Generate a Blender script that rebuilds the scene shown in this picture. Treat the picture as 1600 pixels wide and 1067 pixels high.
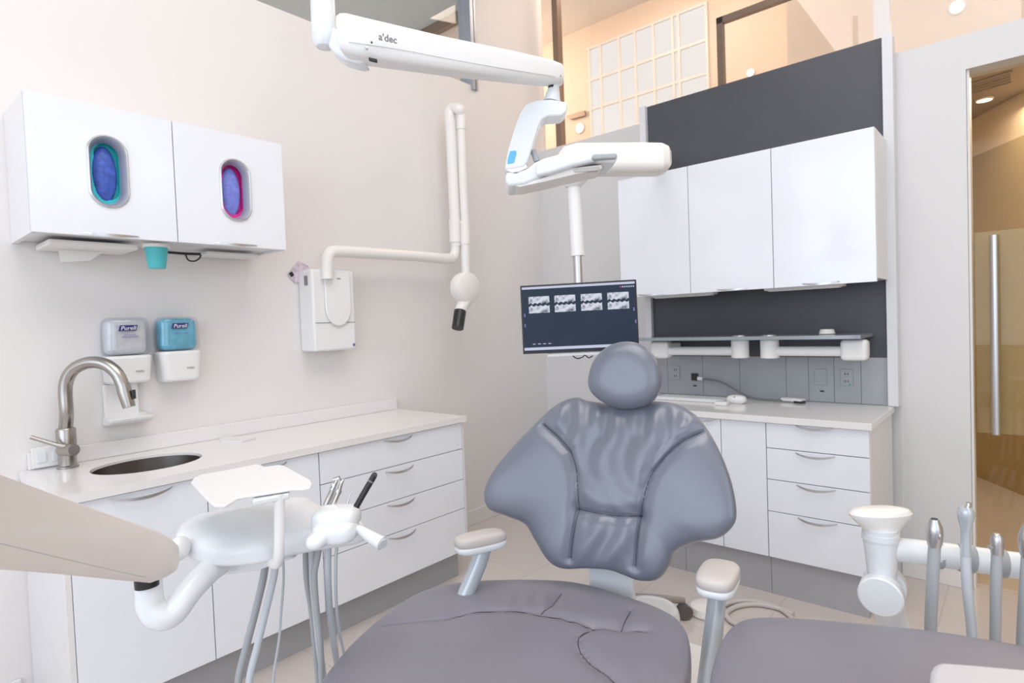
import bpy, bmesh, math, random
import numpy as np
from mathutils import Vector, Matrix
random.seed(4)
for o in list(bpy.data.objects): bpy.data.objects.remove(o)
S = bpy.context.scene
COL = S.collection
# ------------------------------------------------------------------ camera
CX, CY = 800.0, 533.5
VA = np.array([1601., 475.]); VB = np.array([-265., 545.])
FP = math.sqrt(-((VA[0]-CX)*(VB[0]-CX)+(VA[1]-CY)*(VB[1]-CY)))
nrm = lambda v: v/np.linalg.norm(v)
A = nrm(np.array([VA[0]-CX, VA[1]-CY, FP])); B = nrm(np.array([VB[0]-CX, VB[1]-CY, FP]))
U = np.cross(A, B)
if U[1] > 0: U = -U
CH = 1.40
cam_d = bpy.data.cameras.new('camera'); cam = bpy.data.objects.new('camera', cam_d); COL.objects.link(cam)
R3 = Matrix(((A[0], -A[1], -A[2]), (B[0], -B[1], -B[2]), (U[0], -U[1], -U[2])))
cam.matrix_world = Matrix.Translation((0, 0, CH)) @ R3.to_4x4()
cam_d.sensor_width = 36; cam_d.lens = FP/1600*36
cam_d.clip_start = 0.02
cam_d.dof.use_dof = True; cam_d.dof.focus_distance = 1.6; cam_d.dof.aperture_fstop = 6.3
S.camera = cam
FWD = Vector((A[2], B[2], U[2])); RGT = Vector((A[0], B[0], U[0])); DWN = Vector((A[1], B[1], U[1]))
# ------------------------------------------------------------------ view + world + lights
S.view_settings.view_transform = 'Standard'; S.view_settings.look = 'None'
S.view_settings.gamma = 1; S.view_settings.use_curve_mapping = False
S.view_settings.exposure = -0.10
W = bpy.data.worlds.new('world'); S.world = W; W.use_nodes = True
W.node_tree.nodes['Background'].inputs[0].default_value = (0.86, 0.92, 1.0, 1)
W.node_tree.nodes['Background'].inputs[1].default_value = 0.62
def area(name, loc, target, sx, sy, power, color, spread=180):
    l = bpy.data.lights.new(name, 'AREA'); l.shape = 'RECTANGLE'; l.size = sx; l.size_y = sy
    l.energy = power; l.color = color; l.spread = math.radians(spread)
    o = bpy.data.objects.new(name, l); COL.objects.link(o); o.location = loc
    d = Vector(target)-Vector(loc); o.rotation_euler = d.to_track_quat('-Z', 'Y').to_euler(); return o
# daylight through the tall windows behind the camera and on the right, warm room lighting, and added fills
area('daylight_window_back', (-2.9, 0.2, 2.2), (1, 0.4, 1.2), 4.6, 2.8, 104, (0.78, 0.88, 1.0))
area('daylight_window_right', (0.6, -2.9, 2.3), (1.0, 1, 1.2), 4.6, 2.8, 62, (0.80, 0.89, 1.0))
area('ceiling_light_panel', (0.6, 0.4, 4.35), (0.6, 0.4, 0), 3.0, 2.4, 80, (1.0, 0.955, 0.925))
area('back_room_light', (4.4, 2.2, 4.45), (4.7, 2.2, 3), 1.0, 1.0, 31, (1.0, 0.86, 0.72))
area('back_room_fill_far', (4.5, 4.6, 4.0), (4.9, 3.6, 3.4), 1.0, 1.0, 30, (1.0, 0.86, 0.72))  # unseen fill, added to brighten the dim far side of the back room
area('front_bulkhead_light', (4.2, -0.6, 4.45), (4.5, -0.4, 3), 0.6, 1.5, 14, (1.0, 0.86, 0.72))
area('side_room_fill', (1.9, 4.6, 1.2), (3.0, 3.8, 3.6), 1.5, 1.0, 30, (0.92, 0.97, 1.0))  # unseen low fill aimed upward, added to brighten the peach end wall
area('corridor_light', (5.0, -0.6, 2.8), (5.0, -0.6, 0), 1.2, 1.6, 46, (1.0, 0.84, 0.66))

# ------------------------------------------------------------------ helpers
def ray(px, py):
    return FWD*FP + RGT*(px-CX) + DWN*(py-CY)
O = Vector((0, 0, CH))
def P(px, py, d): return O + ray(px, py)*(d/FP)
def PX(px, py, x): r = ray(px, py); return O + r*(x/r.x)
def PY(px, py, y): r = ray(px, py); return O + r*(y/r.y)
def PZ(px, py, z): r = ray(px, py); return O + r*((z-CH)/r.z)

def mat(name, col, rough=0.5, metal=0.0, spec=0.5, bump=0.0, bscale=200, var=0.0, vscale=6, coat=0.0, crough=0.08, emit=None, estr=0):
    m = bpy.data.materials.new(name); m.use_nodes = True; nt = m.node_tree; b = nt.nodes['Principled BSDF']
    b.inputs['Base Color'].default_value = (*col, 1); b.inputs['Roughness'].default_value = rough
    b.inputs['Metallic'].default_value = metal; b.inputs['Specular IOR Level'].default_value = spec
    b.inputs['Coat Weight'].default_value = coat; b.inputs['Coat Roughness'].default_value = crough
    if emit: b.inputs['Emission Color'].default_value = (*emit, 1); b.inputs['Emission Strength'].default_value = estr
    tc = nt.nodes.new('ShaderNodeTexCoord')
    if bump:
        n = nt.nodes.new('ShaderNodeTexNoise'); n.inputs['Scale'].default_value = bscale; n.inputs['Detail'].default_value = 4
        bp = nt.nodes.new('ShaderNodeBump'); bp.inputs['Strength'].default_value = bump; bp.inputs['Distance'].default_value = 0.002
        nt.links.new(tc.outputs['Object'], n.inputs['Vector']); nt.links.new(n.outputs['Fac'], bp.inputs['Height'])
        nt.links.new(bp.outputs['Normal'], b.inputs['Normal'])
    if var:
        n = nt.nodes.new('ShaderNodeTexNoise'); n.inputs['Scale'].default_value = vscale; n.inputs['Detail'].default_value = 5
        r = nt.nodes.new('ShaderNodeValToRGB')
        r.color_ramp.elements[0].position = 0.35; r.color_ramp.elements[1].position = 0.65
        r.color_ramp.elements[0].color = (*[c*(1-var) for c in col], 1); r.color_ramp.elements[1].color = (*[min(1, c*(1+var)) for c in col], 1)
        nt.links.new(tc.outputs['Object'], n.inputs['Vector']); nt.links.new(n.outputs['Fac'], r.inputs['Fac'])
        nt.links.new(r.outputs['Color'], b.inputs['Base Color'])
    return m
def glass(name, tint=(1, 1, 1), refl=0.06):
    m = bpy.data.materials.new(name); m.use_nodes = True; nt = m.node_tree; nt.nodes.clear()
    o = nt.nodes.new('ShaderNodeOutputMaterial'); t = nt.nodes.new('ShaderNodeBsdfTransparent'); g = nt.nodes.new('ShaderNodeBsdfGlossy')
    t.inputs[0].default_value = (*tint, 1); g.inputs['Roughness'].default_value = 0.02
    mx = nt.nodes.new('ShaderNodeMixShader'); mx.inputs[0].default_value = refl
    nt.links.new(t.outputs[0], mx.inputs[1]); nt.links.new(g.outputs[0], mx.inputs[2]); nt.links.new(mx.outputs[0], o.inputs[0]); return m
def emis(name, col, s):
    m = bpy.data.materials.new(name); m.use_nodes = True; nt = m.node_tree; nt.nodes.clear()
    o = nt.nodes.new('ShaderNodeOutputMaterial'); e = nt.nodes.new('ShaderNodeEmission')
    e.inputs[0].default_value = (*col, 1); e.inputs[1].default_value = s; nt.links.new(e.outputs[0], o.inputs[0]); return m

M = dict(
 wall=mat('wall_paint', (0.82, 0.79, 0.78), 0.55, var=0.01, vscale=1.5, bump=0.05),
 wall2=mat('wall_paint_cool', (0.72, 0.715, 0.72), 0.5, bump=0.05),
 peach=mat('peach_paint', (0.86, 0.70, 0.57), 0.6, var=0.02, vscale=1),
 greyceil=mat('grey_ceiling', (0.50, 0.52, 0.51), 0.8, var=0.02),
 white_ceil=mat('ceiling_paint', (0.86, 0.82, 0.78), 0.8, var=0.01),
 brownceil=mat('corridor_ceiling', (0.42, 0.36, 0.32), 0.7, var=0.02),
 tan=mat('olive_tan_panel', (0.52, 0.40, 0.21), 0.8, spec=0.1, var=0.05, vscale=2),
 cream=mat('cream_paint', (0.85, 0.70, 0.52), 0.6, var=0.01),
 baseboard=mat('baseboard', (0.82, 0.80, 0.78), 0.4, var=0.01),
 lam=mat('white_laminate', (0.85, 0.88, 0.94), 0.16, coat=0.3, var=0.005),
 lamside=mat('laminate_edge', (0.80, 0.79, 0.80), 0.25, var=0.005),
 gap=mat('shadow_gap', (0.28, 0.28, 0.30), 0.7, var=0.02),
 quartz=mat('white_quartz', (0.84, 0.82, 0.815), 0.12, var=0.008, vscale=60, coat=0.2),
 kick=mat('grey_toe_kick', (0.42, 0.42, 0.44), 0.4, var=0.02),
 dark=mat('charcoal_panel', (0.072, 0.075, 0.09), 0.42, var=0.03),
 greypan=mat('grey_panel', (0.40, 0.42, 0.45), 0.4, var=0.02),
 frame=mat('pale_frame', (0.74, 0.75, 0.78), 0.3, var=0.01),
 steel=mat('brushed_steel', (0.42, 0.395, 0.37), 0.28, 1.0, bump=0.1, bscale=300),
 sinksteel=mat('sink_steel', (0.30, 0.275, 0.26), 0.3, 1.0, bump=0.1, bscale=300),
 chrome=mat('chrome', (0.72, 0.72, 0.73), 0.14, 1.0, var=0.01),
 bezel=mat('bezel_metal', (0.62, 0.62, 0.63), 0.35, 0.6, var=0.01),
 satin=mat('satin_nickel', (0.60, 0.60, 0.62), 0.32, 1.0, var=0.01),
 plast=mat('white_plastic', (0.85, 0.85, 0.85), 0.28, var=0.004),
 plastb=mat('cool_white_plastic', (0.80, 0.83, 0.86), 0.25, coat=0.2, var=0.004),
 plastw=mat('warm_white_plastic', (0.86, 0.84, 0.81), 0.32, var=0.004),
 armbeige=mat('beige_enamel', (0.76, 0.705, 0.67), 0.24, coat=0.35, var=0.006),
 pad=mat('pale_grey_pad', (0.60, 0.555, 0.53), 0.45, bump=0.15, bscale=150),
 padgrey=mat('pale_grey_plastic', (0.56, 0.56, 0.60), 0.35, var=0.01),
 shelfgrey=mat('grey_shelf_glass', (0.30, 0.33, 0.37), 0.12, coat=0.5, var=0.01),
 alu=mat('silver_painted_aluminium', (0.55, 0.60, 0.64), 0.25, 0.35, var=0.01),
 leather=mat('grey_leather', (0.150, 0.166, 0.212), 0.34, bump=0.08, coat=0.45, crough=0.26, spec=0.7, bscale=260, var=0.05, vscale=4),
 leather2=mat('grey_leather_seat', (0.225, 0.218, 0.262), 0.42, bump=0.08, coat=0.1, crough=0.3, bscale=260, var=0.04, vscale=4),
 seam=mat('seam_thread', (0.045, 0.05, 0.065), 0.6, var=0.02),
 black=mat('black_plastic', (0.015, 0.015, 0.018), 0.35, var=0.05),
 hose=mat('grey_tubing', (0.40, 0.42, 0.44), 0.38, var=0.02),
 hose2=mat('pale_tubing', (0.56, 0.60, 0.64), 0.35, var=0.02),
 caster=mat('brown_grey_caster', (0.12, 0.10, 0.10), 0.5, var=0.03),
 legmet=mat('stool_base_metal', (0.34, 0.31, 0.30), 0.35, 0.5, var=0.02),
 teal=mat('teal_plastic', (0.08, 0.50, 0.55), 0.35, var=0.02),
 blue=mat('blue_nitrile', (0.05, 0.11, 0.50), 0.4, bump=0.8, bscale=60, var=0.25, vscale=50),
 blue2=mat('periwinkle_nitrile', (0.20, 0.24, 0.74), 0.45, bump=0.6, bscale=60, var=0.15, vscale=50),
 cyan=mat('cyan_card', (0.03, 0.55, 0.65), 0.5, var=0.02),
 magenta=mat('magenta_card', (0.75, 0.03, 0.35), 0.5, var=0.02),
 paper=mat('white_paper', (0.84, 0.82, 0.80), 0.7, var=0.01),
 pinkpaper=mat('mauve_card', (0.66, 0.56, 0.64), 0.7, var=0.25, vscale=40),
 navy=mat('navy_ink', (0.03, 0.03, 0.20), 0.5, var=0.02),
 purple=mat('purple_ink', (0.20, 0.16, 0.45), 0.5, var=0.02),
 greyink=mat('grey_ink', (0.22, 0.22, 0.24), 0.5, var=0.02),
 bluetag=mat('sky_blue_label', (0.13, 0.50, 0.80), 0.4, var=0.02),
 clear=glass('clear_plastic', (0.94, 0.95, 0.97), 0.07),
 doorpane=glass('door_glass', (0.97, 0.94, 0.88), 0.012),
 pane=glass('pane_glass', (0.97, 0.96, 0.95), 0.05),
 shelfglass=glass('shelf_glass', (0.60, 0.65, 0.70), 0.22),
 sanit=mat('clear_sanitizer_bag', (0.66, 0.67, 0.70), 0.25, var=0.08, vscale=25),
 soap=mat('blue_soap', (0.16, 0.50, 0.66), 0.2, var=0.15, vscale=18),
 bronze=mat('bronze_mullion', (0.27, 0.19, 0.14), 0.35, 0.4, var=0.02),
 alumull=mat('silver_mullion', (0.45, 0.48, 0.55), 0.35, 0.6, var=0.02),
 green=mat('green_indicator', (0.05, 0.45, 0.30), 0.4, var=0.02),
 warmlamp=emis('warm_lamp', (1.0, 0.86, 0.66), 9),
 lampstrip=mat('lamp_strip', (0.78, 0.78, 0.78), 0.3, var=0.005),
 winlit=emis('glowing_pane', (0.97, 0.92, 0.89), 1.12),
)
def floor_mat():
    m = mat('floor_tile', (0.60, 0.53, 0.49), 0.16, coat=0.2); nt = m.node_tree; b = nt.nodes['Principled BSDF']
    tc = nt.nodes.new('ShaderNodeTexCoord'); br = nt.nodes.new('ShaderNodeTexBrick'); br.offset = 0.5
    br.inputs['Scale'].default_value = 1; br.inputs['Brick Width'].default_value = 1.2; br.inputs['Row Height'].default_value = 0.6
    br.inputs['Mortar Size'].default_value = 0.003; br.inputs['Color1'].default_value = (0.66, 0.60, 0.565, 1)
    br.inputs['Color2'].default_value = (0.65, 0.59, 0.555, 1); br.inputs['Mortar'].default_value = (0.56, 0.50, 0.47, 1)
    nt.links.new(tc.outputs['Object'], br.inputs['Vector']); nt.links.new(br.outputs['Color'], b.inputs['Base Color']); return m
M['floor'] = floor_mat()
def screen_mat():
    m = bpy.data.materials.new('screen'); m.use_nodes = True; nt = m.node_tree; b = nt.nodes['Principled BSDF']
    b.inputs['Base Color'].default_value = (0.01, 0.015, 0.025, 1); b.inputs['Roughness'].default_value = 0.35; b.inputs['Specular IOR Level'].default_value = 0.15
    tc = nt.nodes.new('ShaderNodeTexCoord'); n = nt.nodes.new('ShaderNodeTexNoise'); n.inputs['Scale'].default_value = 3
    r = nt.nodes.new('ShaderNodeValToRGB'); r.color_ramp.elements[0].color = (0.010, 0.024, 0.045, 1); r.color_ramp.elements[1].color = (0.035, 0.05, 0.085, 1)
    nt.links.new(tc.outputs['Object'], n.inputs['Vector']); nt.links.new(n.outputs['Fac'], r.inputs['Fac'])
    nt.links.new(r.outputs['Color'], b.inputs['Emission Color']); b.inputs['Emission Strength'].default_value = 0.6; return m
M['screen'] = screen_mat()
M['glow'] = emis('screen_white', (0.72, 0.76, 0.95), 0.85)
def film_mat():
    m = bpy.data.materials.new('xray_film'); m.use_nodes = True; nt = m.node_tree; nt.nodes.clear()
    o = nt.nodes.new('ShaderNodeOutputMaterial'); e = nt.nodes.new('ShaderNodeEmission')
    tc = nt.nodes.new('ShaderNodeTexCoord'); n = nt.nodes.new('ShaderNodeTexNoise'); n.inputs['Scale'].default_value = 55; n.inputs['Detail'].default_value = 3
    r = nt.nodes.new('ShaderNodeValToRGB'); r.color_ramp.elements[0].position = 0.30; r.color_ramp.elements[1].position = 0.52
    r.color_ramp.elements[0].color = (0.08, 0.10, 0.16, 1); r.color_ramp.elements[1].color = (0.80, 0.83, 0.95, 1)
    nt.links.new(tc.outputs['Object'], n.inputs['Vector']); nt.links.new(n.outputs['Fac'], r.inputs['Fac'])
    nt.links.new(r.outputs['Color'], e.inputs[0]); e.inputs[1].default_value = 0.9; nt.links.new(e.outputs[0], o.inputs[0]); return m
M['film'] = film_mat()

def obj(name, bm, m, parent=None, smooth=True, bevel=0, seg=2, label=None, sub=0, angle=35):
    bmesh.ops.recalc_face_normals(bm, faces=bm.faces)
    me = bpy.data.meshes.new(name); bm.to_mesh(me); bm.free()
    o = bpy.data.objects.new(name, me); COL.objects.link(o)
    me.materials.append(M[m] if isinstance(m, str) else m)
    # origin at the middle of the mesh
    if len(me.vertices):
        cs = [v.co for v in me.vertices]
        c = Vector([(min(p[i] for p in cs)+max(p[i] for p in cs))/2 for i in range(3)])
        me.transform(Matrix.Translation(-c)); o.location = c
    if smooth:
        me.polygons.foreach_set('use_smooth', [True]*len(me.polygons))
        if angle < 180: me.set_sharp_from_angle(angle=math.radians(angle))
    if bevel:
        b = o.modifiers.new('bevel', 'BEVEL'); b.width = bevel; b.segments = seg; b.limit_method = 'ANGLE'; b.angle_limit = math.radians(35)
    if sub:
        s = o.modifiers.new('subdivision', 'SUBSURF'); s.levels = sub; s.render_levels = sub
    if parent is not None:
        o.parent = parent
        pw = Matrix.Identity(4); q = parent; chain = []
        while q is not None: chain.append(q); q = q.parent
        for q in reversed(chain): pw = pw @ q.matrix_parent_inverse @ q.matrix_basis
        o.matrix_parent_inverse = pw.inverted()
    if label: o['label'] = label
    return o
def thing(name, label, cat, loc, group=None):
    o = bpy.data.objects.new(name, None); COL.objects.link(o); o.location = loc; o.empty_display_size = 0.05
    return tag(o, label, cat, group)
def tag(o, label, cat, group=None):
    o['label'] = label; o['category'] = cat
    if group: o['group'] = group
    return o
def struct(name, bm, m, label=None, **k):
    o = obj(name, bm, m, **k); o['kind'] = 'structure'
    if label: o['label'] = label
    return o
def box(bm, a, b):
    x0, y0, z0 = [min(a[i], b[i]) for i in range(3)]; x1, y1, z1 = [max(a[i], b[i]) for i in range(3)]
    v = [bm.verts.new(p) for p in [(x0, y0, z0), (x1, y0, z0), (x1, y1, z0), (x0, y1, z0), (x0, y0, z1), (x1, y0, z1), (x1, y1, z1), (x0, y1, z1)]]
    for f in [(0, 3, 2, 1), (4, 5, 6, 7), (0, 1, 5, 4), (1, 2, 6, 5), (2, 3, 7, 6), (3, 0, 4, 7)]: bm.faces.new([v[i] for i in f])
    return bm
def bx(a, b): return box(bmesh.new(), a, b)
def obox(c, ax, ay, az, hx, hy, hz, bm=None):
    """box with centre c and half sizes along unit axes"""
    bm = bm or bmesh.new(); c = Vector(c); v = []
    for sz in (-1, 1):
        for sx, sy in ((-1, -1), (1, -1), (1, 1), (-1, 1)): v.append(bm.verts.new(c+ax*hx*sx+ay*hy*sy+az*hz*sz))
    for f in [(0, 3, 2, 1), (4, 5, 6, 7), (0, 1, 5, 4), (1, 2, 6, 5), (2, 3, 7, 6), (3, 0, 4, 7)]: bm.faces.new([v[i] for i in f])
    return bm
def smoothpath(pts, n=8, closed=False):
    pts = [Vector(p) for p in pts]; out = []
    N = len(pts)
    for i in range(N if closed else N-1):
        if closed: p0, p1, p2, p3 = pts[(i-1) % N], pts[i], pts[(i+1) % N], pts[(i+2) % N]
        else: p0, p1, p2, p3 = pts[max(i-1, 0)], pts[i], pts[i+1], pts[min(i+2, N-1)]
        for k in range(n):
            t = k/n
            out.append(0.5*((2*p1)+(p2-p0)*t+(2*p0-5*p1+4*p2-p3)*t*t+(3*p1-p0-3*p2+p3)*t**3))
    if not closed: out.append(pts[-1])
    return out
def tube(pts, r, seg=16, bm=None, smooth=0, caps=True, closed=False, flat=1.0, up=None):
    """swept tube; r number or list; flat squashes the section along 'up'"""
    bm = bm or bmesh.new()
    if not isinstance(r, (list, tuple)): r = [r]*len(pts)
    if smooth:
        rr = [Vector((x, 0, 0)) for x in r]
        pts = smoothpath(pts, smooth, closed); r = [v.x for v in smoothpath(rr, smooth, closed)]
    pts = [Vector(p) for p in pts]; N = len(pts); rings = []
    prev = None
    for i, p in enumerate(pts):
        if closed: t = pts[(i+1) % N]-pts[i-1]
        else: t = pts[min(i+1, N-1)]-pts[max(i-1, 0)]
        t = t.normalized() if t.length > 1e-9 else Vector((0, 0, 1))
        if prev is None:
            a = Vector(up) if up is not None else (Vector((0, 0, 1)) if abs(t.z) < 0.9 else Vector((1, 0, 0)))
        else: a = prev
        a = (a-t*a.dot(t)).normalized(); b = t.cross(a); prev = a
        rings.append([bm.verts.new(p+(a*math.cos(q)*flat+b*math.sin(q))*r[i]) for q in [2*math.pi*k/seg for k in range(seg)]])
    for i in range(N if closed else N-1):
        R0, R1 = rings[i], rings[(i+1) % N]
        for k in range(seg): bm.faces.new((R0[k], R0[(k+1) % seg], R1[(k+1) % seg], R1[k]))
    if caps and not closed:
        bm.faces.new(rings[0][::-1]); bm.faces.new(rings[-1])
    return bm
def lathe(c, axis, prof, seg=32, bm=None):
    """prof: list of (radius, height along axis)"""
    bm = bm or bmesh.new(); c = Vector(c); t = Vector(axis).normalized()
    a = Vector((0, 0, 1)) if abs(t.z) < 0.9 else Vector((1, 0, 0)); a = (a-t*a.dot(t)).normalized(); b = t.cross(a)
    rings = [[bm.verts.new(c+t*h+(a*math.cos(q)+b*math.sin(q))*max(r, 1e-4)) for q in [2*math.pi*k/seg for k in range(seg)]] for r, h in prof]
    for R0, R1 in zip(rings, rings[1:]):
        for k in range(seg): bm.faces.new((R0[k], R0[(k+1) % seg], R1[(k+1) % seg], R1[k]))
    bm.faces.new(rings[0][::-1]); bm.faces.new(rings[-1]); return bm
def prism(pts, vec, bm=None):
    """polygon pts extruded by vec"""
    bm = bm or bmesh.new(); vec = Vector(vec)
    a = [bm.verts.new(Vector(p)) for p in pts]; b = [bm.verts.new(Vector(p)+vec) for p in pts]
    bm.faces.new(a[::-1]); bm.faces.new(b)
    n = len(a)
    for i in range(n): bm.faces.new((a[i], a[(i+1) % n], b[(i+1) % n], b[i]))
    return bm
def sphere(c, ax, ay, az, seg=24, rings=14, e=1.0, bm=None):
    """(super)ellipsoid, ax ay az are vectors"""
    bm = bm or bmesh.new(); c = Vector(c); sg = lambda v: math.copysign(abs(v)**e, v); R = []
    for i in range(rings+1):
        th = -math.pi/2+math.pi*i/rings; th = max(-math.pi/2+0.02, min(math.pi/2-0.02, th))
        R.append([bm.verts.new(c+ax*sg(math.cos(th))*sg(math.cos(q))+ay*sg(math.cos(th))*sg(math.sin(q))+az*sg(math.sin(th))) for q in [2*math.pi*k/seg for k in range(seg)]])
    for a, b in zip(R, R[1:]):
        for k in range(seg): bm.faces.new((a[k], a[(k+1) % seg], b[(k+1) % seg], b[k]))
    bm.faces.new(R[0][::-1]); bm.faces.new(R[-1]); return bm
def plate_hole(bm, to3, x0, x1, y0, y1, hole, th0, th1):
    """rect plate with a hole; to3(x,y,h)->Vector; hole list of (x,y) ccw; thickness th0..th1"""
    n = len(hole); cx = sum(p[0] for p in hole)/n; cy = sum(p[1] for p in hole)/n
    outer = []
    for (x, y) in hole:
        dx, dy = x-cx, y-cy; t = 1e9
        if dx > 1e-9: t = min(t, (x1-cx)/dx)
        if dx < -1e-9: t = min(t, (x0-cx)/dx)
        if dy > 1e-9: t = min(t, (y1-cy)/dy)
        if dy < -1e-9: t = min(t, (y0-cy)/dy)
        outer.append([cx+dx*t, cy+dy*t])
    for c in [(x0, y0), (x1, y0), (x1, y1), (x0, y1)]:
        k = min(range(n), key=lambda i: (outer[i][0]-c[0])**2+(outer[i][1]-c[1])**2); outer[k] = list(c)
    A0 = [bm.verts.new(to3(x, y, th0)) for x, y in outer]; A1 = [bm.verts.new(to3(x, y, th1)) for x, y in outer]
    B0 = [bm.verts.new(to3(x, y, th0)) for x, y in hole]; B1 = [bm.verts.new(to3(x, y, th1)) for x, y in hole]
    for i in range(n):
        j = (i+1) % n
        bm.faces.new((A0[i], A0[j], B0[j], B0[i])); bm.faces.new((A1[j], A1[i], B1[i], B1[j]))
        bm.faces.new((A0[i], A1[i], A1[j], A0[j])); bm.faces.new((B0[j], B1[j], B1[i], B0[i]))
    return bm
def stadium(cx, cy, rx, ry, n=32):
    """upright rounded slot"""
    pts = []
    for k in range(n):
        q = 2*math.pi*k/n; s = math.sin(q); c = math.cos(q)
        pts.append((cx+rx*c, cy+(ry-rx)*(1 if s > 0 else -1)*(1 if abs(s) > 1e-6 else 0)+rx*s))
    return pts
def text(name, body, loc, right, up, size, m, parent, ext=0.0006, shear=0.0, bold=0.0):
    c = bpy.data.curves.new(name, 'FONT'); c.body = body; c.size = size; c.extrude = ext; c.align_x = 'CENTER'; c.align_y = 'CENTER'; c.shear = shear; c.offset = bold
    t = bpy.data.objects.new(name+'_src', c); COL.objects.link(t)
    bpy.context.view_layer.update()
    me = bpy.data.meshes.new_from_object(t.evaluated_get(bpy.context.evaluated_depsgraph_get()))
    bpy.data.objects.remove(t)
    right = Vector(right).normalized(); up = Vector(up).normalized(); n = right.cross(up)
    Mx = Matrix((( right.x, up.x, n.x, loc[0]), (right.y, up.y, n.y, loc[1]), (right.z, up.z, n.z, loc[2]), (0, 0, 0, 1)))
    me.transform(Mx)
    bm = bmesh.new(); bm.from_mesh(me); bpy.data.meshes.remove(me)
    return obj(name, bm, m, parent, smooth=False)

Z = Vector((0, 0, 1)); X = Vector((1, 0, 0)); Y = Vector((0, 1, 0))
YL = 2.94      # left wall face
# ------------------------------------------------------------------ room shell
struct('floor', bx((-3, -3, -0.1), (8, 6, 0)), 'floor', smooth=False)
struct('ceiling', bx((-3, -3, 4.5), (8, 6, 4.6)), 'white_ceil', smooth=False)
struct('wall_left', bx((-3, YL, 0), (3.105, YL+0.12, 3.09)), 'wall', smooth=False)
struct('wall_left_column', bx((3.105, YL, 0), (3.9, YL+0.12, 4.5)), 'wall', smooth=False)
struct('wall_right', bx((3.80, 0.5, 0), (3.92, YL, 2.767)), 'wall2', smooth=False)
bm = bmesh.new(); box(bm, (3.64, 0.205, 0), (3.80, 0.497, 2.705)); box(bm, (3.64, -3, 2.54), (3.80, 0.205, 2.705))
struct('wall_right_partition', bm, 'wall2', smooth=False)
# behind the camera: sills and piers of the tall windows
bm = bmesh.new(); box(bm, (-3.1, -3, 0), (-3, YL, 0.8)); box(bm, (-3.1, -3, 3.6), (-3, YL, 4.5)); box(bm, (-3.1, 2.5, 0.8), (-3, YL, 3.6)); box(bm, (-3.1, -3, 0.8), (-3, -2.1, 3.6))
struct('wall_back', bm, 'wall', smooth=False)
bm = bmesh.new(); box(bm, (-3, -3.1, 0), (8, -3, 0.9)); box(bm, (-3, -3.1, 3.7), (8, -3, 4.5)); box(bm, (-3, -3.1, 0.9), (-1.7, -3, 3.7)); box(bm, (2.9, -3.1, 0.9), (8, -3, 3.7))
struct('wall_side', bm, 'wall', smooth=False)
# baseboards
struct('baseboard_left', bx((2.262, YL-0.014, 0), (3.80, YL-0.001, 0.105)), 'baseboard', smooth=False, bevel=0.003)
struct('baseboard_left_end', bx((-3, YL-0.014, 0), (0.42, YL-0.001, 0.105)), 'baseboard', smooth=False, bevel=0.003)
struct('baseboard_right', bx((3.786, 1.9, 0), (3.799, 2.925, 0.105)), 'baseboard', smooth=False, bevel=0.003)
struct('baseboard_partition', bx((3.626, 0.206, 0), (3.639, 0.497, 0.115)), 'baseboard', smooth=False, bevel=0.003)
# clerestory glazing over the right wall
w = struct('window_1', bx((3.855, 0.0, 2.705), (3.862, 2.93, 4.5)), 'pane', smooth=False)
bm = bmesh.new(); box(bm, (3.83, 2.735, 2.767), (3.89, 2.785, 4.49))
box(bm, (3.87, 1.46, 2.767), (3.91, 1.50, 3.33)); box(bm, (3.87, -0.6, 3.29), (3.91, 1.50, 3.33))
obj('mullion', bm, 'bronze', w, smooth=False, label='bronze window mullions')
obj('head_post', bx((3.87, 0.545, 2.767), (3.93, 0.62, 4.49)), 'frame', w, smooth=False, label='pale vertical post')
w = struct('window_2', bx((-3, YL+0.05, 3.09), (3.03, YL+0.056, 4.5)), 'pane', smooth=False)
bm = bmesh.new(); box(bm, (3.045, YL-0.02, 3.06), (3.075, YL+0.10, 4.49)); box(bm, (3.083, YL-0.02, 3.06), (3.10, YL+0.10, 4.49))
obj('mullion', bm, 'alumull', w, smooth=False, label='silver window mullion')
# room behind the left glazing
struct('wall_side_room', bx((3.30, YL+0.12, 0), (3.42, 6, 4.5)), 'peach', smooth=False)
struct('ceiling_side_room', bx((-3, YL+0.13, 3.80), (3.29, 6, 3.86)), 'greyceil', smooth=False)
struct('trim_1', bx((3.25, YL+0.13, 3.72), (3.295, 6, 3.795)), 'bronze', smooth=False)
# room behind the right glazing
struct('wall_back_room', bx((5.4, 1.3, 0), (5.5, 6, 4.5)), 'peach', smooth=False)
struct('wall_bulkhead', bx((4.7, -3, 2.95), (4.8, 1.3, 4.5)), 'peach', smooth=False)
struct('wall_bulkhead_return', bx((4.8, 1.22, 2.95), (5.4, 1.3, 4.5)), 'peach', smooth=False)
struct('wall_back_room_side', bx((3.9, 6, 0), (8, 6.1, 4.5)), 'peach', smooth=False)
w = struct('window_3', bx((5.385, 2.17, 3.32), (5.395, 3.46, 4.25)), 'winlit', smooth=False)  # pale gridded panel on the solid wall; its panes glow by themselves
bm = bmesh.new()
for y in (2.17, 2.44, 2.50, 2.70, 2.90, 3.08, 3.30, 3.44): box(bm, (5.36, y-0.011, 3.32), (5.384, y+0.011, 4.25))
for z in (3.32, 3.62, 3.92, 4.25): box(bm, (5.362, 2.16, z-0.012), (5.383, 3.47, z+0.012))
obj('window_frame', bm, 'white_ceil', w, smooth=False)
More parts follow.
